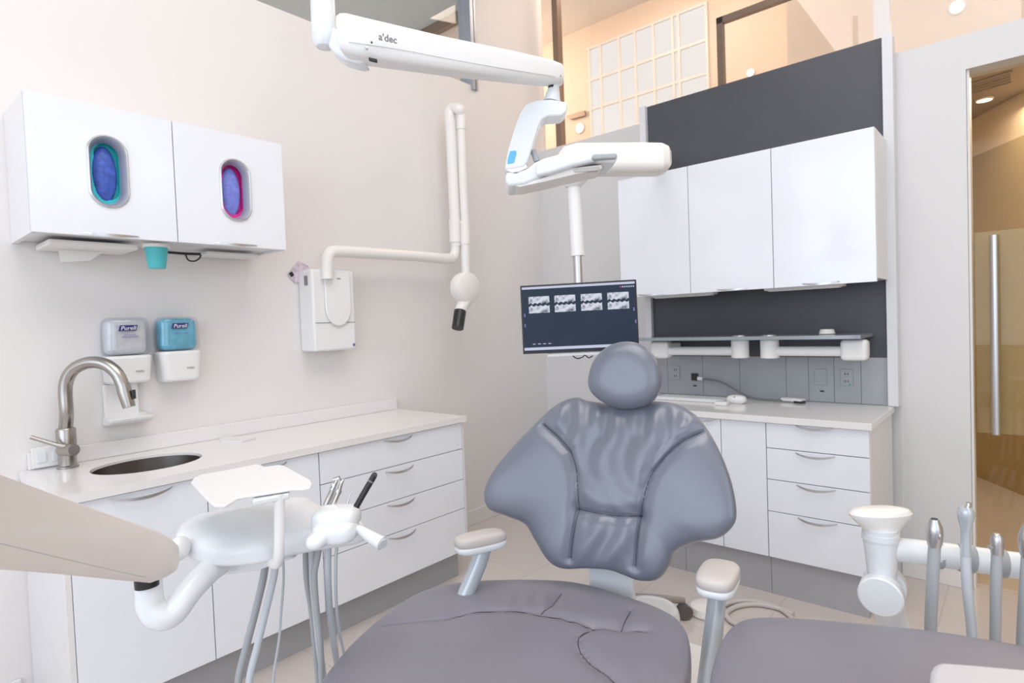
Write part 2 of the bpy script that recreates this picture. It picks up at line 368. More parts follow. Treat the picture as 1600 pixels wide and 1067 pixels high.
# corridor beyond the glass door
p0 = Vector((6.152, 0.336, 0)); p1 = Vector((5.651, 0.015, 0)); dv = (p1-p0).normalized(); nv = Vector((dv.y, -dv.x, 0))
if nv.x < 0: nv = -nv
q0 = p0-dv*1.0; q1 = p0+dv*6.0
struct('wall_corridor', prism([q0, q1, q1+nv*0.1, q0+nv*0.1], (0, 0, 2.60)), 'tan', smooth=False)
struct('wall_corridor_top', prism([q0+Z*2.6, q1+Z*2.6, q1+nv*0.1+Z*2.6, q0+nv*0.1+Z*2.6], (0, 0, 0.3)), 'cream', smooth=False)
struct('ceiling_corridor', bx((4.7, -3, 2.90), (8, 1.2, 2.945)), 'brownceil', smooth=False)
struct('wall_corridor_side', bx((3.92, 1.21, 0), (8, 1.3, 2.9)), 'cream', smooth=False)
# door: glass leaf with a frosted band and a bar handle
d = struct('door_1', bx((3.716, -1.2, 0.01), (3.726, 0.19, 2.53)), 'doorpane', smooth=False)
M['frost'] = glass('frosted_band', (0.88, 0.85, 0.76), 0.03)
nt = M['frost'].node_tree
for nn in nt.nodes:
    if nn.type == 'MIX_SHADER': fmix = nn
df = nt.nodes.new('ShaderNodeBsdfDiffuse'); df.inputs[0].default_value = (0.62, 0.54, 0.36, 1)
m2 = nt.nodes.new('ShaderNodeMixShader'); m2.inputs[0].default_value = 0.35
outn = [nn for nn in nt.nodes if nn.type == 'OUTPUT_MATERIAL'][0]
nt.links.new(fmix.outputs[0], m2.inputs[1]); nt.links.new(df.outputs[0], m2.inputs[2]); nt.links.new(m2.outputs[0], outn.inputs[0])
obj('frosted_band', bx((3.727, -1.19, 0.77), (3.729, 0.185, 1.76)), 'frost', d, smooth=False, label='frosted band across the glass')
bm = tube([(3.67, 0.108, 0.775), (3.67, 0.108, 1.735)], 0.019)
for z in (0.95, 1.55): tube([(3.67, 0.108, z), (3.715, 0.108, z)], 0.008, bm=bm)
obj('door_handle', bm, 'satin', d, label='long vertical steel bar handle')
struct('trim_2', bx((3.66, 0.193, 0), (3.80, 0.204, 2.54)), 'baseboard', smooth=False)

# warm round lamps seen through the glazing and corridor ceiling
def lamp(p, axis, r, label, group=None):
    t = thing('downlight', label, 'light', p, group)
    p = Vector(p); a = Vector(axis)
    obj('trim_ring', lathe(p, a, [(r*1.25, 0), (r*1.25, 0.008), (r*1.02, 0.012), (r*1.02, 0.004)]), 'white_ceil', t)
    obj('lens', lathe(p+a*0.004, a, [(r, 0), (r, 0.005), (r*0.5, 0.009)]), 'warmlamp', t)
c = PX(905, 200, 5.38); lamp((5.398, c.y, c.z), -X, 0.045, 'round warm lamp glowing through the high glass, left of the charcoal panel')
c = PX(1172, 113, 5.38); lamp((5.398, c.y, c.z), -X, 0.030, 'small round warm lamp just above the top edge of the charcoal panel')
c = PX(1495, 10, 4.68); lamp((4.699, c.y, c.z), -X, 0.036, 'bright round warm lamp high above the doorway')
c = PZ(1538, 155, 2.898); lamp((c.x, c.y, 2.899), -Z, 0.045, 'small round downlight in the corridor ceiling beyond the glass door')
t = thing('ceiling_vent', 'rectangular grille in the brownish corridor ceiling beyond the glass door', 'vent', PZ(1548, 132, 2.898))
pts = [PZ(x, y, 2.897) for x, y in [(1517, 130), (1582, 110), (1584, 128), (1519, 147)]]
obj('frame', prism(pts, (0, 0, -0.006)), 'brownceil', t, smooth=False)
bm = bmesh.new()
for k in range(4):
    a = pts[0].lerp(pts[3], 0.15+0.22*k); b = pts[1].lerp(pts[2], 0.15+0.22*k); a2 = a.lerp(b, 0.05); b2 = a.lerp(b, 0.95)
    tube([a2-Z*0.01, b2-Z*0.01], 0.006, 6, bm)
obj('slat', bm, 'brownceil', t, smooth=False)
t = thing('ceiling_vent', 'dark slatted vent above the warm lamp, seen through the high glass', 'vent', PX(903, 180, 5.39))
pts = [PX(x, y, 5.39) for x, y in [(886, 182), (915, 173), (916, 181), (892, 187)]]
obj('slat', prism(pts, (-0.02, 0, 0)), 'bronze', t, smooth=False)

# ------------------------------------------------------------------ cabinetry
def handle_bm(c, along, out, w=0.17, drop=0.012, bulge=0.024, down=-Z):
    """bow handle: thin curved strip, sagging at the middle"""
    bm = bmesh.new(); N = 14; prev = None; c = Vector(c)
    for i in range(N+1):
        s = -1+2*i/N; b = 1-s*s
        p = c+along*(s*w/2)+out*(bulge*b**0.7)+down*(drop*b)
        hh = 0.004+0.007*b
        ring = [bm.verts.new(p+down*(-hh/2)), bm.verts.new(p+down*(-hh/2)+out*0.003), bm.verts.new(p+down*(hh/2)+out*0.003), bm.verts.new(p+down*(hh/2))]
        if prev:
            for k in range(4): bm.faces.new((prev[k], prev[(k+1) % 4], ring[(k+1) % 4], ring[k]))
        else: bm.faces.new(ring[::-1])
        prev = ring
    bm.faces.new(prev); return bm
G = 0.0018
def front(kind, plane, u0, u1, z0, z1, parent, side, handle=True, hz=None, hw=0.17, hu=None):
    """a door or drawer front. side 'L': face plane y, out -Y, u=x ; side 'R': plane x, out -X, u=y"""
    if side == 'L': o = obj(kind, bx((u0+G, plane, z0+G), (u1-G, plane+0.02, z1-G)), 'lam', parent, smooth=False, bevel=0.0012)
    else: o = obj(kind, bx((plane, u0+G, z0+G), (plane+0.02, u1-G, z1-G)), 'lam', parent, smooth=False, bevel=0.0012)
    if handle:
        u = hu if hu is not None else (u0+u1)/2; z = hz if hz is not None else z1-0.012
        if side == 'L': obj('handle', handle_bm((u, plane-0.001, z), X, -Y, hw), 'satin', o)
        else: obj('handle', handle_bm((plane-0.001, u, z), Y, -X, hw), 'satin', o)
    return o
# left base units
FY = 2.34
def unitL(x0, x1, label, fronts, leftpanel=False):
    t = thing('base_cabinet', label, 'cabinet', ((x0+x1)/2, 2.64, 0))
    bm = bmesh.new(); box(bm, (x0+0.001, FY+0.022, 0.155), (x1-0.001, YL-0.002, 0.72)); 
    bm2 = bmesh.new()
    box(bm2, (x0+0.001, FY+0.022, 0.721), (x1-0.001, FY+0.05, 0.868))
    obj('rear_rail', bx((x0+0.001, YL-0.03, 0.721), (x1-0.001, YL-0.002, 0.868)), 'gap', t, smooth=False)
    obj('body', bm, 'gap', t, smooth=False); obj('front_rail', bm2, 'gap', t, smooth=False)
    obj('toe_kick', bx((x0+0.001 if not leftpanel else x0+0.02, 2.41, 0), (x1-0.001, 2.43, 0.155)), 'kick', t, smooth=False, label='recessed grey toe kick')
    if leftpanel: obj('side_panel', bx((x0-0.018, FY, 0), (x0, YL-0.002, 0.868)), 'lamside', t, smooth=False, bevel=0.001)
    for f in fronts: front(*f[:1], FY, *f[1:5], t, 'L', **(f[5] if len(f) > 5 else {}))
    return t
unitL(0.475, 1.376, 'white two-door base cabinet under the round steel sink', [
  ('door', 0.475, 0.907, 0.16, 0.867, dict(hz=0.875-0.02, hw=0.19)), ('door', 0.907, 1.376, 0.16, 0.867, dict(hz=0.857, hw=0.17))], True)
u = unitL(1.378, 2.245, 'white four-drawer base cabinet on the left, right of the sink cabinet', [
  ('drawer', 1.378, 2.245, 0.722, 0.867, dict(hz=0.857)), ('drawer', 1.378, 2.245, 0.554, 0.722, dict(hz=0.700+0.005)),
  ('drawer', 1.378, 2.245, 0.394, 0.554, dict(hz=0.541)), ('drawer', 1.378, 2.245, 0.16, 0.394, dict(hz=0.381))])
obj('side_panel', bx((2.247, FY+0.004, 0.16), (2.262, YL-0.002, 0.867)), 'lamside', u, smooth=False)
# left counter with sink hole
t = thing('countertop', 'long white quartz countertop on the left with an undermounted round sink', 'countertop', (1.36, 2.63, 0.868))
SC = (0.805, 2.635); hole = [(SC[0]+0.192*math.cos(2*math.pi*k/64), SC[1]+0.165*math.sin(2*math.pi*k/64)) for k in range(64)]
bm = bmesh.new(); plate_hole(bm, lambda x, y, h: Vector((x, y, h)), 0.452, 1.30, 2.325, YL-0.002, hole, 0.87, 0.90)
obj('slab', bm, 'quartz', t, smooth=False)
obj('slab', bx((1.30, 2.325, 0.87), (2.27, YL-0.002, 0.90)), 'quartz', t, smooth=False)
obj('backsplash', bx((0.48, YL-0.022, 0.9005), (2.262, YL-0.002, 0.965)), 'quartz', t, smooth=False, bevel=0.002)
t = thing('sink', 'round brushed steel sink sunk into the left countertop', 'sink', (SC[0], SC[1], 0.81))
prof = [(0.1895, 0.879), (0.186, 0.879), (0.183, 0.80), (0.172, 0.755), (0.13, 0.742), (0.03, 0.738), (0.03, 0.734), (0.135, 0.737), (0.178, 0.75), (0.187, 0.80), (0.1895, 0.86)]
bm = bmesh.new(); rings = []
for r, z in prof: rings.append([bm.verts.new((SC[0]+r*1.0*math.cos(2*math.pi*k/48), SC[1]+r*0.86*math.sin(2*math.pi*k/48), z+0.012)) for k in range(48)])
for i in range(len(rings)):
    a, b = rings[i], rings[(i+1) % len(rings)]
    for k in range(48): bm.faces.new((a[k], a[(k+1) % 48], b[(k+1) % 48], b[k]))
obj('basin', bm, 'sinksteel', t)
obj('drain', lathe((SC[0], SC[1], 0.7495), Z, [(0.034, 0), (0.034, 0.008), (0.02, 0.01)]), 'chrome', t)
# faucet
FB = Vector((0.589, 2.847, 0.90)); D = 2.31
t = thing('faucet', 'brushed nickel gooseneck faucet with side lever behind the sink', 'faucet', FB)
obj('base', lathe(FB, Z, [(0.036, 0.001), (0.036, 0.006), (0.030, 0.010), (0.030, 0.075), (0.033, 0.078), (0.033, 0.15), (0.030, 0.155), (0.024, 0.157)]), 'steel', t)
dirs = (P(200, 600, D)-P(106, 600, D)); dirs.z = 0; dirs.normalize()
def fpt(px, py): return P(px, py, D)
path = [FB+Z*0.15, fpt(104, 645), fpt(102, 612), fpt(105, 592), fpt(115, 577), fpt(132, 568), fpt(150, 566), fpt(168, 571), fpt(183, 584), fpt(192, 602)]
obj('spout', tube(path, 0.0235, 20, smooth=6), 'steel', t)
sp = obj('spray_head', tube([fpt(192, 600), fpt(195, 612), fpt(202, 636)], [0.0245, 0.026, 0.022], 20), 'steel', t, label='pull-down spray head')
obj('button', obox(fpt(209, 616), dirs, Z, dirs.cross(Z), 0.004, 0.018, 0.008), 'black', sp, label='black spray button', bevel=0.002)
obj('lever', tube([P(112, 700, D-0.03), P(88, 695, D-0.05), P(48, 683, D-0.08)], [0.013, 0.008, 0.0075], 12), 'steel', t)
obj('lever_hub', tube([P(96, 703, D-0.02), P(116, 703, D-0.045)], 0.022, 20), 'steel', t)
# soap dish / tissue and switch plate on the left counter
tag(obj('dish', prism([PZ(x, y, 0.9005) for x, y in [(342, 688), (352, 684), (396, 683), (400, 686), (378, 691), (345, 692)]], (0, 0, 0.006)), 'lamside', smooth=False),
    'small flat pale dish lying on the left countertop, right of the sink', 'dish')
t = thing('switch_plate', 'white double wall plate behind the faucet at the countertop end', 'wall plate', (0.52, YL-0.002, 0.95))
obj('plate', bx((0.49, YL-0.032, 0.905), (0.60, YL-0.024, 0.985)), 'plast', t, smooth=False, bevel=0.002)
for x in (0.52, 0.57): obj('rocker', bx((x-0.015, YL-0.036, 0.925), (x+0.015, YL-0.032, 0.965)), 'plastb', t, smooth=False, bevel=0.001)
# ---- left wall cabinet with glove windows
CY0 = 2.59
t = thing('wall_cabinet', 'white wall cabinet above the sink with two oval glove windows', 'cabinet', (0.94, 2.77, 1.78))
bm = bmesh.new()
box(bm, (0.474, CY0+0.021, 1.778), (0.492, YL-0.001, 2.268)); box(bm, (1.392, CY0+0.021, 1.778), (1.41, YL-0.001, 2.268))
box(bm, (0.492, CY0+0.021, 1.79), (1.392, YL-0.001, 1.808)); box(bm, (0.492, CY0+0.021, 2.25), (1.392, YL-0.001, 2.268)); box(bm, (0.492, YL-0.02, 1.808), (1.392, YL-0.001, 2.25))
obj('body', bm, 'lamside', t, smooth=False)
for (x0, x1, cx, gm, cm, hx, gl) in [(0.474, 0.943, 0.714, 'blue', 'cyan', 0.711, 'crumpled deep blue gloves'), (0.943, 1.41, 1.187, 'blue2', 'magenta', 1.179, 'periwinkle gloves')]:
    hl = stadium(cx, 2.024, 0.063, 0.131, 48)
    bm = bmesh.new(); plate_hole(bm, lambda x, z, h: Vector((x, CY0+h, z)), x0+G, x1-G, 1.780, 2.266, hl, 0, 0.02)
    dr = obj('door', bm, 'lam', t, smooth=False)
    # bezel: rim outside, tapering sleeve going in
    sec = [(1.07, 1.035, -0.004), (0.99, 0.995, -0.010), (0.92, 0.96, -0.004), (0.80, 0.90, 0.02), (0.74, 0.87, 0.035), (0.90, 0.93, 0.037), (0.99, 0.99, 0.018), (1.07, 1.035, 0.0)]
    bm = bmesh.new(); rings = []
    for sx, sz, dy in sec:
        rings.append([bm.verts.new((cx+(x-cx)*sx, CY0+dy, 2.024+(z-2.024)*sz)) for x, z in hl])
    for i in range(len(rings)):
        a, b = rings[i], rings[(i+1) % len(rings)]
        for k in range(len(hl)): bm.faces.new((a[k], a[(k+1) % len(hl)], b[(k+1) % len(hl)], b[k]))
    obj('oval_bezel', bm, 'bezel', dr, label='satin metal oval window rim')
    obj('handle', handle_bm((hx, CY0-0.001, 1.788), X, -Y, 0.18, 0.006, 0.028), 'satin', dr)
    g = thing('glove_box', ('box of blue gloves with a cyan edge showing in the left oval window' if gm == 'blue' else 'box of periwinkle gloves with a magenta edge showing in the right oval window'), 'glove box', (cx, CY0+0.12, 1.81))
    # the box: card with an oval mouth, gloves bulging from it
    oc = stadium(cx+0.006, 2.032, 0.040, 0.106, 32)
    bm = bmesh.new(); plate_hole(bm, lambda x, z, h: Vector((x, CY0+h, z)), cx-0.075, cx+0.085, 1.885, 2.175, oc, 0.042, 0.046)
    box(bm, (cx-0.065, CY0+0.060, 1.90), (cx+0.075, CY0+0.15, 2.16))
    obj('carton', bm, cm, g, smooth=False)
    obj('gloves', sphere((cx-0.002, CY0+0.050, 2.022), X*0.042, Y*0.024, Z*0.106, 32, 24), gm, g, label=gl)
# under-cabinet items
t = thing('paper_towel_dispenser', 'white flat towel dispenser mounted under the left wall cabinet', 'dispenser', (0.72, 2.86, 1.72))
obj('shell', bx((0.545, 2.72, 1.755), (0.84, 2.93, 1.777)), 'plastw', t, smooth=False, bevel=0.006)
obj('paper_towel', prism([(0.60, 2.84, 1.754), (0.75, 2.84, 1.754), (0.70, 2.84, 1.715), (0.605, 2.84, 1.705)], (0, 0.004, 0)), 'paper', t, smooth=False, label='white paper tongue hanging down')
t = thing('cup_dispenser', 'teal plastic cup hanging from the holder under the left wall cabinet', 'cup', (0.905, 2.74, 1.69))
cc = PZ(244, 387, 1.765)
obj('cup', lathe((cc.x, cc.y, 1.680), Z, [(0.031, 0), (0.0325, 0.004), (0.043, 0.085), (0.045, 0.09), (0.041, 0.09), (0.030, 0.006)]), 'teal', t)
obj('holder', lathe((cc.x, cc.y, 1.764), Z, [(0.05, 0), (0.05, 0.012)]), 'plastw', t)
pp = [PZ(x, y, 1.77) for x, y in [(262, 394), (285, 396), (310, 397), (322, 397)]]
bm = tube(pp, 0.006, 8, smooth=3); 
tube([P(290, 398, 2.6), P(294, 406, 2.6), P(303, 408, 2.6), P(311, 404, 2.6), P(314, 398, 2.6)], 0.0035, 8, bm=bm, smooth=5)
tag(obj('power_cable', bm, 'black'), 'black cable with a drooping loop under the left wall cabinet', 'cable')
tag(obj('under_cabinet_lamp', bx((1.13, 2.78, 1.762), (1.37, 2.90, 1.777)), 'lampstrip', smooth=False, bevel=0.004), 'slim pale lamp strip under the right end of the left wall cabinet', 'lamp')

# ---- soap and sanitizer dispensers on the left wall
def dispenser(x0, x1, ztop, zmid, zbot, bagm, label, inkm):
    t = thing('soap_dispenser' if bagm == 'soap' else 'sanitizer_dispenser', label, 'dispenser', ((x0+x1)/2, YL-0.002, zbot))
    cx = (x0+x1)/2; hw = (x1-x0)/2; yb = YL-0.002; dep = 0.10
    def shell(za, zb, s0, s1, n=24):
        bm = bmesh.new(); rings = []
        for i in range(7):
            f = i/6; z = za+(zb-za)*f; s = s0+(s1-s0)*f
            rr = []
            for k in range(n+1):
                a = math.pi*k/n; cxx = math.copysign(abs(math.cos(a))**0.35, math.cos(a)); sy = abs(math.sin(a))**0.35
                rr.append(bm.verts.new((cx+hw*s*cxx, yb-dep*(0.85+0.15*s)*sy, z)))
            rings.append(rr)
        for a, b in zip(rings, rings[1:]):
            for k in range(n): bm.faces.new((a[k], a[k+1], b[k+1], b[k]))
            bm.faces.new((a[n], a[0], b[0], b[n]))
        bm.faces.new(rings[0][::-1]); bm.faces.new(rings[-1]); return bm
    obj('lower_cover', shell(zbot, zmid, 0.86, 1.0), 'plast', t, bevel=0.012, seg=3, angle=50, label='white lower cover')
    up = obj('clear_cover', shell(zmid+0.001, ztop, 1.0, 0.92), 'clear', t, bevel=0.024, seg=4, angle=50, label='clear upper cover')
    bg = obj('refill', bx((cx-hw*0.90, yb-dep+0.008, zmid+0.003), (cx+hw*0.80, yb-0.01, ztop-0.008)), bagm, t, bevel=0.028, seg=5, label='blue soap refill' if bagm == 'soap' else 'clear gel refill')
    yl = yb-dep-0.002
    lg = obj('logo', prism([(cx-0.005+p[0]*0.036, yl, (ztop+zmid)/2+0.035+p[1]*0.012) for p in [(-1, -1), (0.8, -1), (1, 1), (-0.8, 1)]], (0, 0.002, 0)), 'navy', t, smooth=False)
    text('logo_text', 'Purell', (cx-0.005, yl-0.001, (ztop+zmid)/2+0.034), X, Z, 0.024, 'paper', lg, shear=0.2)
    text('caption', 'ADVANCED\nHAND SANITIZER' if bagm != 'soap' else 'HEALTHY SOAP', (cx, yl, (ztop+zmid)/2+0.002), X, Z, 0.008, inkm, t)
    text('caption', 'PURELL', (cx+hw*0.35, yl, (zmid+zbot)/2-0.01), X, Z, 0.010, 'greyink', t)
    return t
dispenser(0.735, 0.915, 1.486, 1.325, 1.207, 'sanit', 'clear and white hand sanitizer dispenser on the left wall, left of the blue one', 'purple')
dispenser(0.937, 1.117, 1.486, 1.333, 1.197, 'soap', 'blue-topped white soap dispenser on the left wall, above the countertop', 'purple')
t = thing('drip_tray', 'white drip tray on the wall below the clear sanitizer dispenser', 'tray', (0.80, YL-0.002, 1.045))
bm = bmesh.new(); box(bm, (0.74, YL-0.022, 1.06), (0.87, YL-0.002, 1.205)); obj('back_plate', bm, 'plast', t, smooth=False, bevel=0.006)
prof2 = [(YL-0.002, 1.03), (YL-0.002, 1.075), (YL-0.05, 1.065), (YL-0.10, 1.062), (YL-0.115, 1.067), (YL-0.11, 1.050), (YL-0.06, 1.035)]
obj('dish', prism([(0.735, y, z) for y, z in prof2], (0.16, 0, 0)), 'plast', t, bevel=0.005)

# ---- x-ray unit on the left wall
t = thing('xray_unit', 'white wall-mounted dental x-ray with folded tubular arm and black cone tip', 'x-ray machine', (1.8, YL, 1.29))
bxm = obj('control_box', bx((1.655, 2.80, 1.290), (1.912, YL-0.002, 1.722)), 'plast', t, bevel=0.012, seg=3)
bm = bmesh.new()
dome = []
for k in range(29):
    q = math.pi*k/28
    dome.append((1.80+0.078*math.cos(math.pi+q), 2.798, 1.53+(-0.11*math.sin(q)**0.9)))
dome = [(1.722, 2.799, 1.70)]+dome+[(1.878, 2.799, 1.70)]
obj('cover', prism(dome, (0, -0.014, 0)), 'plast', bxm, bevel=0.006, seg=3, label='rounded apron-shaped cover')
obj('seam_line', bx((1.665, 2.7975, 1.438), (1.905, 2.7985, 1.441)), 'greyink', bxm, smooth=False)
obj('button', lathe((1.893, 2.7995, 1.315), -Y, [(0.008, 0), (0.008, 0.002), (0.004, 0.003)]), 'purple', bxm)
obj('switch', bx((1.655-0.003, 2.84, 1.64), (1.6555, 2.87, 1.69)), 'greyink', bxm, smooth=False)
obj('badge', bx((1.795, 2.7825, 1.672), (1.815, 2.784, 1.677)), 'greyink', bxm, smooth=False)
def AY(px, py): return PY(px, py, 2.78)
h1 = [AY(512, 436), AY(511, 412), AY(515, 397), AY(530, 393), AY(600, 397), AY(660, 401), AY(700, 404), AY(710, 399), AY(713, 380)]
obj('horizontal_arm', tube(h1, [0.031, 0.031, 0.032, 0.032, 0.032, 0.032, 0.032, 0.032, 0.031], 20, smooth=5), 'plastw', t)
obj('rear_arm_tube', tube([AY(713.5, 385), AY(711, 330), AY(704, 190)], [0.038, 0.038, 0.036], 20), 'plastw', t)
obj('sleeve', tube([AY(712.5, 379), AY(711, 345)], 0.0415, 20), 'plastw', t)
FR = lambda px, py: PY(px, py, 2.71)
obj('elbow_cap', tube([AY(704, 197), AY(703, 178), AY(706, 170), FR(716, 170), FR(721, 180), FR(721, 203)], [0.036, 0.037, 0.036, 0.034, 0.032, 0.03], 20, smooth=5), 'plastw', t)
obj('front_arm_tube', tube([FR(721, 195), FR(724, 290), FR(727, 350), FR(728, 430)], [0.026, 0.027, 0.027, 0.029], 20), 'plastw', t)
obj('sleeve', tube([FR(726.5, 345), FR(727.5, 382)], 0.032, 20), 'plastw', t)
HC = PY(727, 450, 2.66)
hd = obj('tube_head', lathe(HC+Y*0.05, -Y, [(0.06, 0), (0.094, 0.012), (0.099, 0.03), (0.099, 0.07), (0.094, 0.088), (0.07, 0.10), (0.02, 0.103)], 40), 'plastw', t, label='round x-ray tube head')
obj('neck', tube([HC-Z*0.07, PY(719, 487, 2.66)], [0.045, 0.036], 20), 'plastw', t)
obj('cone', tube([PY(719, 486, 2.66), PY(715, 513, 2.64)], [0.038, 0.037], 24), 'black', t, label='black x-ray cone')
t = thing('hanging_card', 'small mauve printed card sticking out behind the x-ray control box', 'card', (1.62, YL-0.01, 1.76))
obj('card', prism([PY(x, y, YL-0.004) for x, y in [(449, 428), (466, 408), (482, 416), (478, 440), (460, 442)]], (0, -0.004, 0)), 'pinkpaper', t, smooth=False)
obj('mark', prism([PY(x, y, YL-0.0085) for x, y in [(451, 427), (456, 424), (460, 430), (455, 433)]], (0, -0.001, 0)), 'black', t, smooth=False)

# ------------------------------------------------------------------ right wall cabinetry
RX = 2.995
def unitR(y0, y1, label, fronts, side=False):
    t = thing('base_cabinet', label, 'cabinet', (3.28, (y0+y1)/2, 0))
    obj('body', bx((RX+0.022, y0+0.001, 0.195), (3.575, y1-0.001, 0.866)), 'gap', t, smooth=False)
    obj('toe_kick', bx((3.03, y0+0.001, 0), (3.05, y1-0.001, 0.195)), 'kick', t, smooth=False, label='recessed grey toe kick')
    if side:
        obj('side_panel', bx((RX+0.0205, y0-0.018, 0.195), (3.575, y0, 0.866)), 'lamside', t, smooth=False, bevel=0.001)
        obj('toe_kick', bx((3.05, y0+0.001, 0), (3.58, y0+0.018, 0.195)), 'kick', t, smooth=False)
    for f in fronts: front(f[0], RX, *f[1:5], t, 'R', **(f[5] if len(f) > 5 else {}))
unitR(0.542, 0.968, 'white four-drawer base cabinet on the right, at the countertop end', [
  ('drawer', 0.524, 0.968, 0.741, 0.866, dict(hz=0.845+0.02, hu=0.748)), ('drawer', 0.524, 0.968, 0.586, 0.741, dict(hz=0.732, hu=0.748)),
  ('drawer', 0.524, 0.968, 0.428, 0.586, dict(hz=0.577, hu=0.746)), ('drawer', 0.524, 0.968, 0.197, 0.428, dict(hz=0.420, hu=0.744))], True)
unitR(0.968, 1.42, 'white base cabinet with two doors behind the patient chair backrest', [
  ('door', 0.968, 1.193, 0.197, 0.866, dict(handle=False)), ('door', 1.193, 1.42, 0.197, 0.866, dict(hz=0.862, hu=1.30))])
unitR(1.42, 1.89, 'white base cabinet at the far left end of the right-hand countertop', [('door', 1.42, 1.89, 0.197, 0.866, dict(hz=0.862))])
tag(obj('countertop', bx((2.975, 0.512, 0.868), (3.582, 1.90, 0.90)), 'quartz', smooth=False, bevel=0.002), 'white quartz countertop under the charcoal panel on the right', 'countertop')
# tall backing unit
t = thing('backing_panel_unit', 'tall pale-framed charcoal panel unit carrying the right-hand cabinets', 'wall panel', (3.6, 1.2, 0.9))
bm = bmesh.new(); box(bm, (3.55, 0.49, 0.902), (3.635, 0.535, 2.784)); box(bm, (3.55, 1.86, 0.902), (3.635, 1.903, 2.784))
box(bm, (3.60, 0.535, 0.902), (3.635, 1.86, 2.784))
obj('frame', bm, 'frame', t, smooth=False)
obj('upper_panel', bx((3.58, 0.536, 2.20), (3.60, 1.859, 2.783)), 'dark', t, smooth=False, label='charcoal upper panel')
obj('middle_panel', bx((3.58, 0.536, 1.15), (3.60, 1.859, 2.20)), 'dark', t, smooth=False, label='charcoal middle panel')
for k, (y0, y1) in enumerate([(0.536, 0.66), (0.66, 0.789), (0.789, 0.918), (0.918, 1.036), (1.036, 1.30), (1.30, 1.53), (1.53, 1.768), (1.768, 1.859)]):
    obj('lower_panel', bx((3.578, y0+0.001, 0.902), (3.60, y1-0.001, 1.149)), 'greypan', t, smooth=False)
obj('frame_back', bx((3.636, 0.49, 0.0), (3.795, 1.90, 2.6)), 'wall2', t, smooth=False)
# upper cabinets
t = thing('wall_cabinet', 'white three-door wall cabinet over the charcoal panel on the right', 'cabinet', (3.42, 1.2, 1.53))
bm = bmesh.new(); box(bm, (3.272, 0.525, 1.55), (3.575, 1.905, 2.258)); obj('body', bm, 'lamside', t, smooth=False, bevel=0.001)
for (y0, y1, h) in [(0.525, 0.992, 0.768), (0.992, 1.449, 1.21), (1.449, 1.905, 1.70)]:
    dd = obj('door', bx((3.25, y0+G, 1.533), (3.27, y1-G, 2.258)), 'lam', t, smooth=False, bevel=0.0012)
    obj('handle', handle_bm((3.249, h, 1.545), Y, -X, 0.17, 0.008, 0.028), 'satin', dd)
for (y0, y1, lab) in [(0.69, 1.08, 'white lamp strip under the right end of the right-hand wall cabinet'), (1.36, 1.76, 'white lamp strip under the left end of the right-hand wall cabinet')]:
    t = thing('under_cabinet_lamp', lab, 'lamp', (3.4, (y0+y1)/2, 1.52))
    obj('housing', bx((3.36, y0, 1.525), (3.43, y1, 1.549)), 'lampstrip', t, smooth=False, bevel=0.006)
    obj('diffuser', bx((3.37, y0+0.02, 1.520), (3.42, y1-0.02, 1.526)), 'plast', t, smooth=False)
# glass shelf with two white pivoting arms
tag(obj('glass_shelf', bx((3.26, 0.60, 1.261), (3.575, 1.857, 1.280)), 'shelfgrey', smooth=False, bevel=0.001), 'grey glass shelf across the charcoal panel above the outlets', 'shelf')
def shelf_arm(ya, yb, label, capw):
    t = thing('shelf_arm', label, 'support arm', (3.36, (ya+yb)/2, 1.16))
    obj('hub', lathe((3.36, ya, 1.155), Z, [(0.03, 0), (0.048, 0.004), (0.048, 0.10), (0.044, 0.105)]), 'plast', t)
    obj('hub_cap', lathe((3.36, ya, 1.2805), Z, [(0.042, 0), (0.042, 0.004), (0.02, 0.009)]), 'satin', t, label='steel disc cap')
    obj('tube', tube([(3.36, ya, 1.195), (3.36, yb, 1.195)], 0.026, 16), 'plast', t)
    e = bx((3.32, yb-capw/2, 1.15), (3.40, yb+capw/2, 1.255)); obj('end_block', e, 'plast', t, bevel=0.02, seg=4)
    obj('wall_bracket', bx((3.39, yb-0.03, 1.16), (3.577, yb+0.03, 1.24)), 'plast', t, bevel=0.008)
shelf_arm(1.055, 0.645, 'white tubular shelf support arm under the right half of the glass shelf', 0.12)
shelf_arm(1.215, 1.70, 'white tubular shelf support arm under the left half of the glass shelf', 0.12)
tag(obj('small_dish', lathe((3.45, 0.79, 1.281), Z, [(0.035, 0), (0.04, 0.002), (0.033, 0.025), (0.028, 0.026)], 24), 'plastw'), 'small cream cap sitting on the right end of the glass shelf', 'cap')
# outlets
def outlet(y, label, kind):
    t = thing('outlet', label, 'outlet', (3.577, y, 1.0))
    obj('plate', bx((3.572, y-0.03, 0.995), (3.577, y+0.03, 1.085)), 'greypan', t, smooth=False, bevel=0.0015)
    if kind:
        for z in (1.02, 1.06):
            bm = bmesh.new()
            for dy in (-0.007, 0.007): box(bm, (3.5705, y+dy-0.0015, z-0.006), (3.572, y+dy+0.0015, z+0.006))
            obj('socket', bm, 'black', t, smooth=False)
    if kind == 2: obj('indicator', bx((3.5705, y-0.02, 1.0), (3.572, y-0.008, 1.006)), 'green', t, smooth=False)
outlet(1.712, 'grey double power outlet on the grey panel, next to the patient chair headrest', 1)
outlet(0.855, 'blank grey wall plate between the two right-hand panel seams', 0)
outlet(0.727, 'grey power outlet with a green light near the right end of the panel', 2)
for y, lb in ((1.583, 'small dark port below the black jack'), (0.85, 'small dark port below the blank plate')):
    tag(obj('port', bx((3.574, y-0.01, 0.957), (3.5775, y+0.01, 0.965)), 'black', smooth=False), lb, 'port')
t = thing('cable_jack', 'black square jack with a grey cable running along the right-hand countertop', 'cable', (3.57, 1.583, 1.0))
